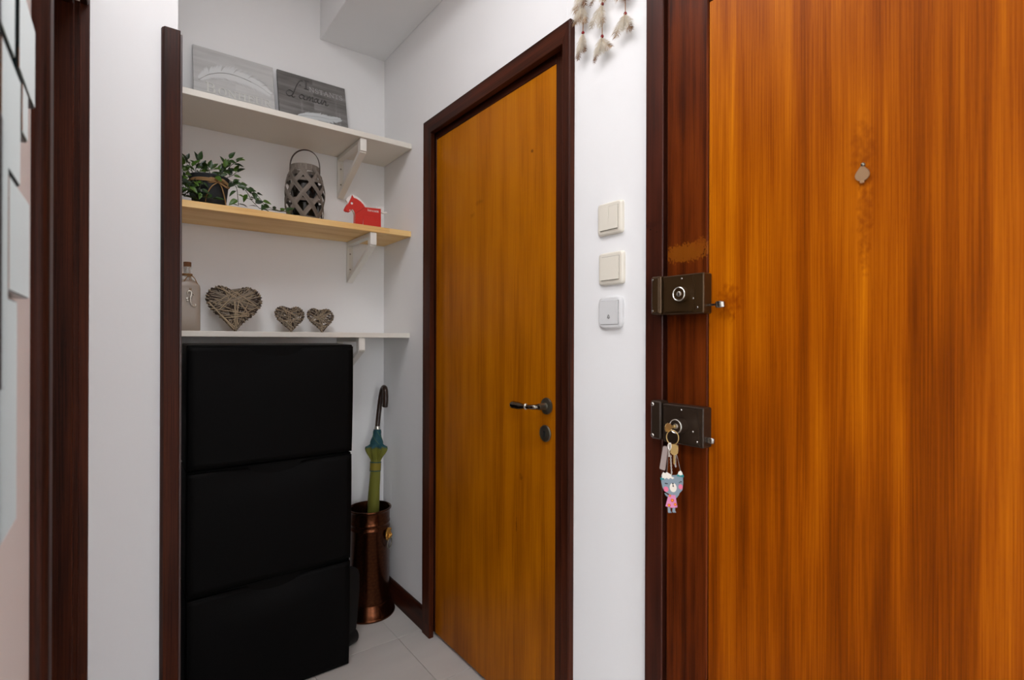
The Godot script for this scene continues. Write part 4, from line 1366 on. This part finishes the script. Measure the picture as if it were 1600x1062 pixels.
func stand() -> void:
	var t := thing("umbrella_stand", V(0.872, 0, -2.195), "dark copper umbrella stand with banded rim and lion head ring handle", "umbrella stand")
	var cn := NoiseTexture2D.new()
	var fn := noise(19, 0.09, 2)
	fn.noise_type = FastNoiseLite.TYPE_CELLULAR
	cn.noise = fn; cn.width = 256; cn.height = 256; cn.seamless = true
	var cm := mat(Color(0.46, 0.27, 0.17), 0.24, 0.95)
	cm.heightmap_enabled = true; cm.heightmap_texture = cn; cm.heightmap_scale = 0.004
	cm.uv1_scale = Vector3(4, 9, 1)
	var rn := NoiseTexture2D.new()
	rn.noise = noise(23, 0.03, 4); rn.width = 256; rn.height = 256; rn.seamless = true
	var gr := Gradient.new()
	gr.set_color(0, Color(0.27, 0.15, 0.09)); gr.set_color(1, Color(0.4, 0.23, 0.135))
	rn.color_ramp = gr
	cm.albedo_color = Color.WHITE
	cm.albedo_texture = rn
	part(t, "body", Geo.new().lathe(P2([0, 0.012, 0.08, 0.012, 0.084, 0.05, 0.084, 0.368, 0.0865, 0.371, 0.0872, 0.375, 0.0862, 0.379, 0.0845, 0.382, 0.0845, 0.392, 0.0865, 0.395, 0.0872, 0.399, 0.0862, 0.403, 0.085, 0.407, 0.086, 0.445, 0.088, 0.45, 0.0915, 0.452, 0.093, 0.4555, 0.0915, 0.459, 0.088, 0.4595, 0.0855, 0.457, 0.0825, 0.448, 0.0815, 0.06, 0.0, 0.055]), 64, Transform3D.IDENTITY, 0.9), cm)
	part(t, "foot_flange", Geo.new().lathe(P2([0, 0, 0.1075, 0, 0.1095, 0.003, 0.1095, 0.008, 0.1065, 0.012, 0.099, 0.024, 0.0925, 0.04, 0.0885, 0.056, 0.0855, 0.06, 0.0835, 0.06]), 64, Transform3D.IDENTITY, 0.9), cm)
	for s in [1.0, -1.0]:
		var a := atan2(0.85 * s, 0.68 * s)
		var b := Basis(V(-sin(a), 0, cos(a)), V(0, 1, 0), V(cos(a), 0, sin(a)))
		var xf := Transform3D(b, V(cos(a) * 0.084, 0.348, sin(a) * 0.084))
		var h := Geo.new()
		h.ball(V(0, 0, 0.004), V(0.0155, 0.02, 0.007), 18)
		h.ball(V(0, -0.004, 0.01), V(0.008, 0.0085, 0.007), 14)
		h.ball(V(0, -0.001, 0.0145), V(0.0035, 0.006, 0.0045), 10)
		for k in [-1.0, 1.0]:
			h.ball(V(0.0055 * k, 0.0045, 0.0105), V(0.003, 0.0025, 0.002), 8)
			h.ball(V(0.0055 * k, -0.0085, 0.0105), V(0.0045, 0.004, 0.004), 8)
			h.ball(V(0.011 * k, 0.013, 0.006), V(0.0045, 0.005, 0.004), 8)
		for k in 11:
			var q := TAU * k / 11
			h.ball(V(sin(q) * 0.0135, cos(q) * 0.0175, 0.004), V(0.0045, 0.0045, 0.004), 8)
		var o := part(t, "lion_head", h, M.brass, "brass lion head")
		o.transform = xf.scaled_local(V(1.3, 1.3, 1.3))
		var ring := PackedVector3Array()
		for k in 28:
			var q := TAU * k / 28
			ring.append(V(sin(q) * 0.0145, -0.03 + cos(q) * 0.0165, 0.009 + 0.002 * cos(q)))
		part(o, "ring", Geo.new().tube(ring, F([0.0018]), 8, true), M.nickel)

func umbrella() -> void:
	var A := V(0.868, 0.0, -2.2)
	var B := V(0.934, 0.79, -2.263)
	var ax := (B - A).normalized()
	var sx := ax.cross(V(0, 0, 1)).normalized()
	var sz := sx.cross(ax)
	var t := thing("umbrella", A + V(0, 0.0615, 0), "furled olive green umbrella with teal edging standing in the copper stand", "umbrella")
	var at := func(y: float) -> Vector3:
		return A.lerp(B, y / 0.79) - A - V(0, 0.0615, 0)
	var turned := func(fn: Callable, y0: float, y1: float, seg: int, rows: int) -> Geo:
		return Geo.new().sheet(func(u: float, v: float) -> Vector3:
			var y := lerpf(y0, y1, v)
			var a := u * TAU
			var r: Vector2 = fn.call(a, y)
			return at.call(y + r.y) + (sx * cos(a) + sz * sin(a)) * r.x, seg, rows)
	var olive := mat(Color(0.42, 0.42, 0.1), 0.75)
	olive.rim_enabled = true; olive.rim = 0.3
	var olive2 := mat(Color(0.5, 0.44, 0.09), 0.75)
	var teal := mat(Color(0.04, 0.27, 0.3), 0.7)
	var stripe := mat(Color(0.3, 0.42, 0.26), 0.7)
	# rolled part, with a spiral fold
	part(t, "canopy", turned.call(func(a: float, y: float) -> Vector2:
		var r := 0.021 + 0.0035 * smoothstep(0.62, 0.45, y) - 0.014 * smoothstep(0.3, 0.06, y)
		var q := fposmod(a * 3 / TAU + y * 5.0, 1.0)
		return Vector2(r + 0.0022 * (1.0 - q), 0), 0.07, 0.65, 60, 60), olive)
	# skirt that flares to the rib tips
	part(t, "skirt", turned.call(func(a: float, y: float) -> Vector2:
		var s := smoothstep(0.635, 0.705, y)
		var lobe := 0.5 + 0.5 * cos(a * 8)
		return Vector2(0.0205 + s * (0.012 + 0.021 * pow(lobe, 1.5)) + 0.002 * cos(a * 16) * (1 - s), -0.004 * s * lobe), 0.63, 0.706, 96, 14), olive)
	part(t, "hem", turned.call(func(a: float, y: float) -> Vector2:
		var lobe := 0.5 + 0.5 * cos(a * 8)
		return Vector2(0.0335 + 0.0212 * pow(lobe, 1.5) - (y - 0.7015) * 0.4, -0.004 * lobe), 0.7025, 0.7085, 96, 3), teal, "teal hem")
	part(t, "canopy_lining", turned.call(func(a: float, y: float) -> Vector2:
		var s := smoothstep(0.7, 0.785, y)
		var lobe := 0.5 + 0.5 * cos(a * 8)
		var q := fposmod(a * 4 / TAU - y * 22.0, 1.0)
		return Vector2(lerpf(0.031 + 0.02 * pow(lobe, 1.5) * smoothstep(0.72, 0.7, y), 0.0145, pow(s, 0.8)) + 0.0022 * (1 - q), 0), 0.704, 0.782, 96, 26), teal, "teal top")
	var g := Geo.new()
	for k in 4:
		var pts := PackedVector3Array()
		for i in 20:
			var y := lerpf(0.712, 0.775, i / 19.0)
			var a := TAU * (k + 0.2 + y * 22.0) / 4
			var s := smoothstep(0.7, 0.785, y)
			var r := lerpf(0.031, 0.0145, pow(s, 0.8)) + 0.0022
			pts.append(at.call(y) + (sx * cos(a) + sz * sin(a)) * r)
		g.tube(pts, F([0.0011]), 5)
	part(t, "piping", g, stripe, "pale green piping")
	part(t, "tie_band", turned.call(func(_a: float, _y: float) -> Vector2: return Vector2(0.0246, 0), 0.6, 0.637, 40, 3), olive2, "olive tie band")
	for y in [0.6, 0.637]:
		part(t, "band_edge", turned.call(func(_a: float, yy: float) -> Vector2: return Vector2(0.0252 - absf(yy - y) * 0.3, 0), y - 0.0022, y + 0.0022, 40, 3), teal, "teal edge")
	part(t, "collar", turned.call(func(_a: float, y: float) -> Vector2: return Vector2(0.0125 + 0.0015 * sin((y - 0.78) / 0.016 * PI), 0), 0.78, 0.797, 24, 4), M.chrome, "silver collar")
	var O := A + V(0, 0.0615, 0)
	var hp := smooth_path(P3([0.9345, 0.794, -2.2633, 0.9385, 0.83, -2.2655, 0.944, 0.87, -2.268, 0.95, 0.923, -2.266, 0.9545, 0.96, -2.258, 0.955, 0.975, -2.24, 0.9535, 0.964, -2.222, 0.951, 0.939, -2.212, 0.949, 0.911, -2.209, 0.947, 0.888, -2.21]), 44)
	for i in hp.size():
		hp[i] -= O
	var hr := PackedFloat32Array()
	for i in 45:
		hr.append(0.0112 + (0.0012 if i > 26 else 0.0) - (0.003 if i == 44 else 0.0))
	part(t, "handle", Geo.new().tube(hp, hr, 14), mat(Color(0.17, 0.1, 0.06), 0.3), "dark brown crook handle")
	part(t, "shaft", Geo.new().tube(PackedVector3Array([V(0, 0.0, 0), at.call(0.1)]), F([0.005, 0.006]), 10), M.steel, "steel tip")

# ---------------------------------------------------------------- things on the wall
func wall_things() -> void:
	var ly := [1.502, 1.374, 1.2615]
	var lb := ["cream double rocker light switch, topmost of the three plates", "cream single rocker light switch, middle of the three plates", "greyish white bell push with rounded plate and a bell symbol, lowest of the three"]
	for k in 3:
		var t := thing("light_switch", V(WALL, ly[k], [-0.9065, -0.9025, -0.9045][k]), lb[k], "switch", "switch plates between the doors")
		t.rotation.y = -PI / 2
		var m: StandardMaterial3D = M.grey_plastic if k == 2 else M.cream
		var hw := 0.0415
		# plate: rounded outline, sloping rim
		var rad := 0.011 if k == 2 else 0.005
		var rings := [[1.0, 0.0], [1.0, 0.004], [0.975, 0.008], [0.9, 0.0105], [0.86, 0.0105]]
		var g := Geo.new()
		var out := func(u: float, s: float) -> Vector2:
			var a := u * TAU
			var p := 5.0 if k == 2 else 12.0
			var q := 1.0 / pow(pow(absf(cos(a)), p) + pow(absf(sin(a)), p), 1.0 / p)
			var bow := 1.0 - (0.035 * pow(absf(cos(a)), 2) if k == 2 else 0.0)
			return Vector2(cos(a), sin(a)) * q * hw * s * bow
		g.sheet(func(u: float, v: float) -> Vector3:
			var i := int(round(v * 5))
			if i == 5:
				return Vector3(0, 0, 0.0103)
			var q: Vector2 = out.call(-u, rings[i][0])
			return Vector3(q.x, q.y, rings[i][1]), 96, 5)
		part(t, "plate", g, m)
		var w := 0.0295
		part(t, "gap", Geo.new().box(V(-w - 0.0008, -w - 0.0008, 0.009), V(w + 0.0008, w + 0.0008, 0.0108), 0.0003), M.slot)
		if k == 0:
			for s in [-1.0, 1.0]:
				var f := Geo.new()
				f.prism(P2([-w, 0.010, -w, 0.0122 if s > 0 else 0.0128, w, 0.0152 if s > 0 else 0.0142, w, 0.010]), Transform3D(Basis(V(0, -1, 0), V(0, 0, 1), V(-1, 0, 0)), V(0, 0, 0)), -w if s > 0 else 0.0004, -0.0004 if s > 0 else w)
				part(t, "rocker", f, m)
		else:
			var f := Geo.new()
			f.prism(P2([-w, 0.010, -w, 0.0152 if k == 2 else 0.0118, w, 0.0122 if k == 2 else 0.0146, w, 0.010]), Transform3D(Basis(V(0, -1, 0), V(0, 0, 1), V(-1, 0, 0)), V(0, 0, 0)), -w, w)
			var rk := part(t, "rocker", f, m)
			if k == 2:   # bell symbol
				var s := Geo.new()
				var bell := P3([-0.0038, -0.0135, 0.0137, -0.0026, -0.0115, 0.0137, -0.0022, -0.0085, 0.0138, 0, -0.0065, 0.0139, 0.0022, -0.0085, 0.0138, 0.0026, -0.0115, 0.0137, 0.0038, -0.0135, 0.0137])
				s.tube(bell, F([0.0005]), 5, true)
				s.ball(V(0, -0.0150, 0.0137), V(0.0012, 0.001, 0.0005), 8)
				s.ball(V(0, -0.0055, 0.0139), V(0.0008, 0.0008, 0.0005), 8)
				part(rk, "bell_symbol", s, M.slot, "small bell symbol")
	dreamcatcher()

func feather(parent: Node3D, at: Vector3, turn: float, l: float, w: float, tip: Color, bend: float, fluffy: float) -> void:
	var g := Geo.new()
	var base := Color(0.68, 0.6, 0.47)
	w *= 1.5
	var n := 64
	for i in n:
		var s := (i + 0.5) / n
		var p := Vector3(bend * s * s * l, -s * l, 0.004 * sin(s * 2.5))
		var col := base.lerp(Color(0.74, 0.69, 0.6), rng.randf()).lerp(tip, smoothstep(0.5, 0.85, s))
		g.tint = col
		for side in [1.0, -1.0]:
			var ww: float = w * pow(sin(PI * clampf(s * 0.82 + 0.12, 0, 1)), 0.8) * rng.randf_range(0.65, 1.1)
			var droop: float = ww * rng.randf_range(0.5, 1.1) + l * 0.05
			var dz := rng.randf_range(-1, 1) * fluffy
			var e := p + Vector3(side * ww, -droop, dz)
			var m := (p + e) / 2 + Vector3(side * ww * 0.15, ww * 0.12, dz * 0.2)
			var hw := Vector3(0, l * 0.009, 0.0002)
			g.flat([p - hw, p + hw, m + hw * 0.9, m - hw * 0.9])
			g.flat([m - hw * 0.9, m + hw * 0.9, e])
	g.tint = Color(0.62, 0.5, 0.33)
	g.tube(P3([0, 0.004, 0, bend * 0.25 * l, -0.5 * l, 0.0038, bend * l * 0.9, -0.95 * l, 0.003]), F([0.0007, 0.0006, 0.0003]), 5)
	var o := part(parent, "feather", g, M.feather)
	o.transform = Transform3D(Basis(V(0, 0, 1), turn), at)

func dreamcatcher() -> void:
	M.feather = mat(Color.WHITE, 0.85)
	M.feather.vertex_color_use_as_albedo = true
	M.feather.backlight_enabled = true
	M.feather.backlight = Color(0.3, 0.28, 0.24)
	var O := V(WALL - 0.0165, 2.33, -0.922)
	var t := thing("dreamcatcher", O, "dreamcatcher with cream and brown feathers on beaded strings, hung on the wall", "dreamcatcher")
	t.rotation.y = -PI / 2
	var cord := mat(Color(0.58, 0.4, 0.22), 0.85)
	var red := mat(Color(0.5, 0.02, 0.04), 0.2)
	var hoop := PackedVector3Array()
	for i in 40:
		var a := TAU * i / 40
		hoop.append(V(cos(a), sin(a), 0) * 0.085)
	part(t, "hoop", Geo.new().tube(hoop, F([0.004]), 8, true), cord)
	var web := Geo.new()
	for k in 3:
		var r0: float = [0.084, 0.062, 0.04][k]
		var pts := PackedVector3Array()
		for i in 16:
			var a := TAU * (i + 0.5 * k) / 16
			pts.append(V(cos(a), sin(a), 0) * (r0 if i % 2 == 0 else r0 * 0.8))
		web.tube(pts, F([0.0006]), 4, true)
	part(t, "web", web, cord)
	part(t, "hanging_loop", Geo.new().tube(P3([0, 0.085, 0, -0.004, 0.12, -0.006, 0, 0.13, -0.012, 0.004, 0.12, -0.006, 0, 0.085, 0]), F([0.0012]), 5), cord)
	part(t, "nail", Geo.new().lathe(P2([0, 0, 0.0015, 0, 0.0015, 0.016, 0.003, 0.0165, 0.003, 0.0175, 0, 0.018]), 10, Transform3D(Basis(V(1, 0, 0), V(0, 0, 1), V(0, -1, 0)), V(0, 0.131, -0.0165))), M.steel)
	var brown := Color(0.2, 0.1, 0.05)
	var tan := Color(0.4, 0.27, 0.16)
	# strand: x, bead heights, bottom
	var S := [[-0.0735, [-0.317, -0.2355], -0.322], [-0.004, [-0.359, -0.276], -0.363], [0.0725, [-0.339, -0.25], -0.342]]
	for k in 3:
		var x: float = S[k][0]
		var a := asin(clampf(x / 0.085, -1, 1))
		part(t, "cord", Geo.new().tube(P3([x, -0.085 * cos(a), 0, x, S[k][2], 0]), F([0.0011]), 6), cord)
		for y in S[k][1]:
			part(t, "bead", Geo.new().lathe(P2([0.0011, -0.0042, 0.003, -0.0036, 0.0044, 0, 0.003, 0.0036, 0.0011, 0.0042]), 14, Transform3D(Basis(), V(x, y, 0)), 9.0), red, "red glass bead")
		var y0: float = S[k][1][0] - 0.004
		var y1: float = S[k][1][1] - 0.004
		if k == 0:
			feather(t, V(x, y0, 0.002), 0.05, 0.045, 0.014, Color(0.6, 0.53, 0.42), 0.0, 0.004)
			feather(t, V(x, y0 - 0.004, 0.004), -0.1, 0.062, 0.012, brown, -0.06, 0.004)
			feather(t, V(x, y0 - 0.002, 0.001), 0.16, 0.052, 0.01, brown, 0.1, 0.003)
			feather(t, V(x - 0.002, y1, 0.003), -0.3, 0.05, 0.014, tan, -0.1, 0.005)
			feather(t, V(x, y1 - 0.01, 0.002), 0.2, 0.052, 0.011, tan, 0.15, 0.004)
			feather(t, V(x - 0.001, y1 - 0.016, 0.004), -0.45, 0.04, 0.007, brown, -0.3, 0.003)
			feather(t, V(x, y1, 0.005), -0.05, 0.05, 0.013, tan, 0.0, 0.005)
			feather(t, V(x, y1 + 0.04, 0.004), -0.25, 0.06, 0.016, tan, -0.1, 0.006)
			feather(t, V(x, y1 + 0.045, 0.004), 0.15, 0.06, 0.015, brown, 0.1, 0.006)
		elif k == 1:
			feather(t, V(x, y0, 0.003), -0.12, 0.042, 0.014, Color(0.62, 0.56, 0.46), -0.05, 0.005)
			feather(t, V(x, y0 - 0.002, 0.002), 0.45, 0.05, 0.011, tan, 0.35, 0.004)
			feather(t, V(x, y0 - 0.004, 0.004), -0.22, 0.056, 0.009, brown, -0.15, 0.003)
			feather(t, V(x, y0 - 0.003, 0.001), 0.15, 0.04, 0.012, Color(0.66, 0.62, 0.54), 0.2, 0.005)
			feather(t, V(x, y1, 0.003), -0.5, 0.055, 0.014, Color(0.55, 0.48, 0.38), -0.15, 0.006)
			feather(t, V(x, y1, 0.002), 0.1, 0.05, 0.01, tan, 0.1, 0.005)
			feather(t, V(x, y1 - 0.012, 0.002), -0.1, 0.045, 0.01, Color(0.6, 0.54, 0.44), 0.1, 0.005)
			feather(t, V(x, y1 + 0.05, 0.003), -0.6, 0.05, 0.008, brown, -0.2, 0.004)
			feather(t, V(x, y1 + 0.05, 0.003), 0.2, 0.05, 0.012, tan, 0.2, 0.005)
		else:
			feather(t, V(x, y0, 0.003), -0.45, 0.052, 0.013, tan, -0.1, 0.005)
			feather(t, V(x, y0, 0.002), 0.42, 0.054, 0.011, brown, 0.05, 0.004)
			feather(t, V(x, y0 - 0.002, 0.004), 0.02, 0.036, 0.012, Color(0.64, 0.58, 0.48), 0.0, 0.006)
			feather(t, V(x, y1 + 0.012, 0.003), -0.5, 0.055, 0.012, tan, -0.2, 0.006)
			feather(t, V(x, y1 + 0.01, 0.002), 0.1, 0.066, 0.014, brown, 0.0, 0.006)
			feather(t, V(x, y1 + 0.014, 0.004), -0.2, 0.06, 0.014, tan, -0.1, 0.006)
			feather(t, V(x, y1 + 0.02, 0.004), 0.25, 0.055, 0.012, brown, 0.0, 0.006)

# ---------------------------------------------------------------- keys hanging in the lower lock
func KX(x: float, y: float) -> Vector2:   # hundredths of the drawing to metres, ring centre at the origin
	return Vector2((x - 237.0) * 0.0002112, (272.0 - y) * 0.0002112)

func kp(a: Array) -> PackedVector2Array:
	var r := PackedVector2Array()
	for i in range(0, a.size(), 2):
		r.append(KX(a[i], a[i + 1]))
	return r

func oval(cx: float, cy: float, rx: float, ry: float, n := 20) -> PackedVector2Array:
	var r := PackedVector2Array()
	for i in n:
		r.append(KX(cx + cos(TAU * i / n) * rx, cy + sin(TAU * i / n) * ry))
	return r

func keys() -> void:
	var t := thing("key_bunch", V(0.903, 0.992, -0.652), "bunch of keys with painted cat charm hanging from the lower lock", "keys")
	t.rotation.y = -deg_to_rad(66)
	var I := Transform3D.IDENTITY
	# the key in the lock; its bow carries the ring
	var inv := t.transform.affine_inverse()
	var g := Geo.new()
	g.prism(P2([-0.012, 0.0025, -0.008, 0.008, -0.002, 0.0095, 0.005, 0.007, 0.0095, 0.003, 0.022, 0.003, 0.022, -0.003, 0.0095, -0.003, 0.005, -0.007, -0.002, -0.0095, -0.008, -0.008, -0.012, -0.0025]), Transform3D(inv.basis, inv * V(0.9015, 1.0115, -0.6605)), -0.001, 0.001)
	part(t, "key", g, M.gold, "key turned in the lock")
	var ring := PackedVector3Array()
	for i in 36:
		var a := TAU * i / 36
		ring.append(V(cos(a) * 0.0125, sin(a) * 0.0145, 0.002 * cos(a)))
	part(t, "split_ring", Geo.new().tube(ring, F([0.0011]), 8, true), M.gold, "brass split ring")
	# leather-like fob, tilted
	part(t, "fob", Geo.new().prism(kp([146, 372, 152, 366, 192, 368, 196, 376, 168, 594, 160, 602, 118, 592, 113, 584]), I, -0.006, 0.0), mat(Color(0.6, 0.54, 0.52), 0.45), "pinkish grey fob")
	part(t, "clip", Geo.new().tube(smooth_path(P3([-0.006, -0.011, 0.001, -0.0085, -0.018, 0.003, -0.005, -0.026, 0.004, -0.002, -0.018, 0.004, -0.004, -0.011, 0.002]), 16), F([0.0013]), 6), M.chrome)
	part(t, "clip_bar", Geo.new().box(V(-0.0085, -0.04, 0.0015), V(-0.0045, -0.012, 0.0035), 0.001), M.chrome)
	# two hanging keys
	for k in 2:
		g = Geo.new()
		g.prism(kp([225, 345, 240, 332, 280, 335, 296, 352, 293, 415, 275, 434, 240, 434, 222, 418]) if k == 0 else kp([250, 338, 268, 330, 290, 345, 292, 400, 276, 420, 270, 420, 270, 540, 276, 548, 268, 562, 258, 548, 258, 424, 250, 410]), I, 0.0025 - 0.005 * k, 0.0045 - 0.005 * k)
		if k == 0:
			g.prism(kp([250, 430, 262, 430, 262, 470, 270, 480, 262, 494, 268, 510, 260, 530, 250, 520]), I, 0.0028, 0.0042)
		part(t, "key", g, M.gold if k == 0 else M.chrome)
	# chain of small links down to the charm
	g = Geo.new()
	for k in 12:
		var c := KX(222 + k * 1.0, 452 + k * 15.5)
		var loop := PackedVector3Array()
		for i in 10:
			var a := TAU * i / 10
			var q := cos(a) * 0.0013
			loop.append(V(c.x + (q if k % 2 == 0 else 0.0), c.y + sin(a) * 0.0022, 0.003 + (q if k % 2 == 1 else 0.0)))
		g.tube(loop, F([0.0005]), 5, true)
	part(t, "chain", g, M.chrome)
	var w := Geo.new()
	for s in [[282, 440, 318, 600], [198, 455, 186, 620]]:
		var a := KX(s[0], s[1]); var b := KX(s[2], s[3])
		w.tube(PackedVector3Array([V(a.x, a.y, 0.003), V(b.x, b.y, 0.001)]), F([0.0007]), 5)
	w.tube(P3([-0.0035, -0.014, 0.002, -0.008, -0.038, 0.003]), F([0.0007]), 5)
	w.tube(P3([0.0035, -0.014, 0.002, 0.0095, -0.0365, 0.003]), F([0.0007]), 5)
	part(t, "wire", w, M.steel)
	# flat painted cat charm
	var grey := mat(Color(0.5, 0.56, 0.6), 0.4)
	var whit := mat(Color(0.9, 0.87, 0.82), 0.4)
	var teal := mat(Color(0.05, 0.5, 0.5), 0.4)
	var pink := mat(Color(0.87, 0.45, 0.57), 0.4)
	var rose := mat(Color(0.83, 0.52, 0.68), 0.45)
	var orange := mat(Color(0.85, 0.36, 0.05), 0.4)
	var yellow := mat(Color(0.95, 0.72, 0.15), 0.4)
	var ink := mat(Color(0.06, 0.06, 0.07), 0.5)
	var cat := part(t, "cat_charm", Geo.new().prism(kp([134, 650, 150, 636, 232, 640, 322, 624, 334, 640, 338, 700, 330, 770, 300, 808, 262, 826, 225, 828, 180, 812, 146, 776, 132, 716]), I, -0.0015, 0.0015), grey, "flat painted cat head")
	var add := func(n: String, p: PackedVector2Array, m: Material, h: float) -> void:
		part(cat, n, Geo.new().prism(p, I, 0.0014 if n != "leg" and n != "arm" and n != "dress" else -0.0014, h), m)
	add.call("dress", kp([205, 826, 265, 822, 274, 880, 284, 942, 230, 954, 172, 948, 190, 880]), rose, 0.0013)
	add.call("arm", kp([162, 822, 172, 822, 196, 838, 208, 838, 206, 864, 176, 842]), grey, 0.001)
	add.call("arm", kp([302, 802, 298, 822, 278, 852, 268, 850, 264, 830, 288, 808]), grey, 0.001)
	add.call("leg", kp([194, 952, 218, 952, 221, 990, 231, 1002, 202, 1008, 196, 1000]), grey, 0.001)
	add.call("leg", kp([240, 952, 263, 948, 263, 980, 272, 994, 244, 998, 238, 990]), grey, 0.001)
	add.call("ear", kp([286, 630, 298, 594, 316, 582, 332, 600, 338, 632]), whit, 0.002)
	add.call("hat", kp([142, 676, 138, 640, 152, 616, 168, 626, 186, 612, 204, 622, 226, 630, 232, 652, 258, 660, 240, 674, 218, 664, 204, 680, 184, 668, 164, 684]), whit, 0.002)
	add.call("bow", kp([282, 640, 284, 618, 312, 630, 342, 616, 346, 642, 314, 640]), teal, 0.0026)
	add.call("bow", kp([124, 672, 142, 680, 160, 672, 162, 690, 142, 688, 128, 700]), teal, 0.0026)
	add.call("muzzle", oval(246, 755, 33, 44), whit, 0.0018)
	add.call("cheek", oval(178, 780, 24, 26), pink, 0.0017)
	add.call("cheek", oval(316, 738, 20, 25), pink, 0.0017)
	add.call("nose", oval(244, 716, 9, 6, 12), ink, 0.0021)
	add.call("mouth", kp([242, 722, 247, 722, 248, 740, 254, 744, 252, 748, 240, 746, 242, 742]), ink, 0.0021)
	add.call("eye", kp([164, 722, 172, 730, 196, 728, 196, 722, 176, 723, 170, 718]), ink, 0.0019)
	add.call("eye", kp([298, 698, 322, 682, 326, 690, 326, 696, 318, 692, 302, 702]), ink, 0.0019)
	add.call("whisker", kp([130, 792, 160, 782, 160, 785, 132, 796]), ink, 0.0019)
	add.call("whisker", kp([132, 804, 162, 788, 162, 791, 134, 808]), ink, 0.0019)
	for f in [[238, 880, 17], [208, 932, 16], [266, 915, 15], [216, 838, 11]]:
		var p := PackedVector2Array()
		for i in 30:
			var a := TAU * i / 30
			p.append(KX(f[0] + cos(a) * f[2] * (0.85 + 0.2 * cos(a * 6)), f[1] + sin(a) * f[2] * (0.85 + 0.2 * cos(a * 6))))
		add.call("flower", p, orange, 0.0017)
		add.call("flower_centre", oval(f[0], f[1], f[2] * 0.4, f[2] * 0.4, 10), yellow, 0.0021)

const STEMS := [
[0.292, 1.779, -2.15, 0.307, 1.811, -2.13, 0.32, 1.828, -2.12, 0.337, 1.838, -2.1] ,
[0.284, 1.788, -2.16, 0.29, 1.818, -2.14, 0.308, 1.843, -2.12] ,
[0.31, 1.772, -2.13, 0.327, 1.748, -2.09, 0.356, 1.73, -2.08, 0.377, 1.697, -2.08, 0.405, 1.674, -2.09] ,
[0.308, 1.766, -2.12, 0.325, 1.737, -2.08, 0.33, 1.698, -2.075, 0.332, 1.67, -2.075] ,
[0.328, 1.75, -2.1, 0.366, 1.744, -2.1, 0.393, 1.73, -2.1, 0.407, 1.714, -2.1, 0.427, 1.684, -2.1] ,
[0.213, 1.769, -2.16, 0.208, 1.797, -2.15, 0.217, 1.821, -2.13] ,
[0.202, 1.765, -2.15, 0.189, 1.8, -2.13, 0.169, 1.821, -2.12] ,
[0.189, 1.75, -2.13, 0.174, 1.767, -2.11, 0.167, 1.785, -2.1] ,
[0.188, 1.742, -2.12, 0.173, 1.715, -2.09, 0.17, 1.677, -2.08] ,
[0.209, 1.753, -2.11, 0.196, 1.708, -2.085, 0.195, 1.673, -2.075] ,
[0.225, 1.757, -2.1, 0.214, 1.718, -2.075, 0.215, 1.698, -2.07] ,
[0.257, 1.775, -2.15, 0.247, 1.799, -2.14, 0.241, 1.808, -2.13] ,
[0.407, 1.677, -2.1, 0.452, 1.68, -2.11, 0.482, 1.681, -2.12, 0.5, 1.685, -2.12] ,
[0.298, 1.775, -2.13, 0.317, 1.785, -2.12, 0.33, 1.797, -2.11] ,
[0.176, 1.742, -2.1, 0.18, 1.701, -2.08, 0.216, 1.682, -2.075, 0.255, 1.681, -2.075] ,
[0.219, 1.768, -2.15, 0.219, 1.786, -2.13, 0.226, 1.797, -2.11] ,
[0.196, 1.761, -2.14, 0.184, 1.776, -2.12, 0.178, 1.792, -2.1] ,
[0.228, 1.767, -2.13, 0.233, 1.782, -2.115, 0.253, 1.79, -2.1] ,
[0.276, 1.776, -2.14, 0.29, 1.797, -2.12, 0.298, 1.807, -2.1] ,
[0.189, 1.745, -2.11, 0.166, 1.731, -2.09, 0.166, 1.696, -2.08] ,
[0.203, 1.75, -2.1, 0.184, 1.718, -2.075, 0.177, 1.686, -2.07, 0.186, 1.673, -2.07] ,
[0.182, 1.751, -2.12, 0.167, 1.76, -2.1, 0.165, 1.772, -2.1] ,
[0.236, 1.759, -2.1, 0.254, 1.763, -2.085, 0.273, 1.766, -2.08] ,
]
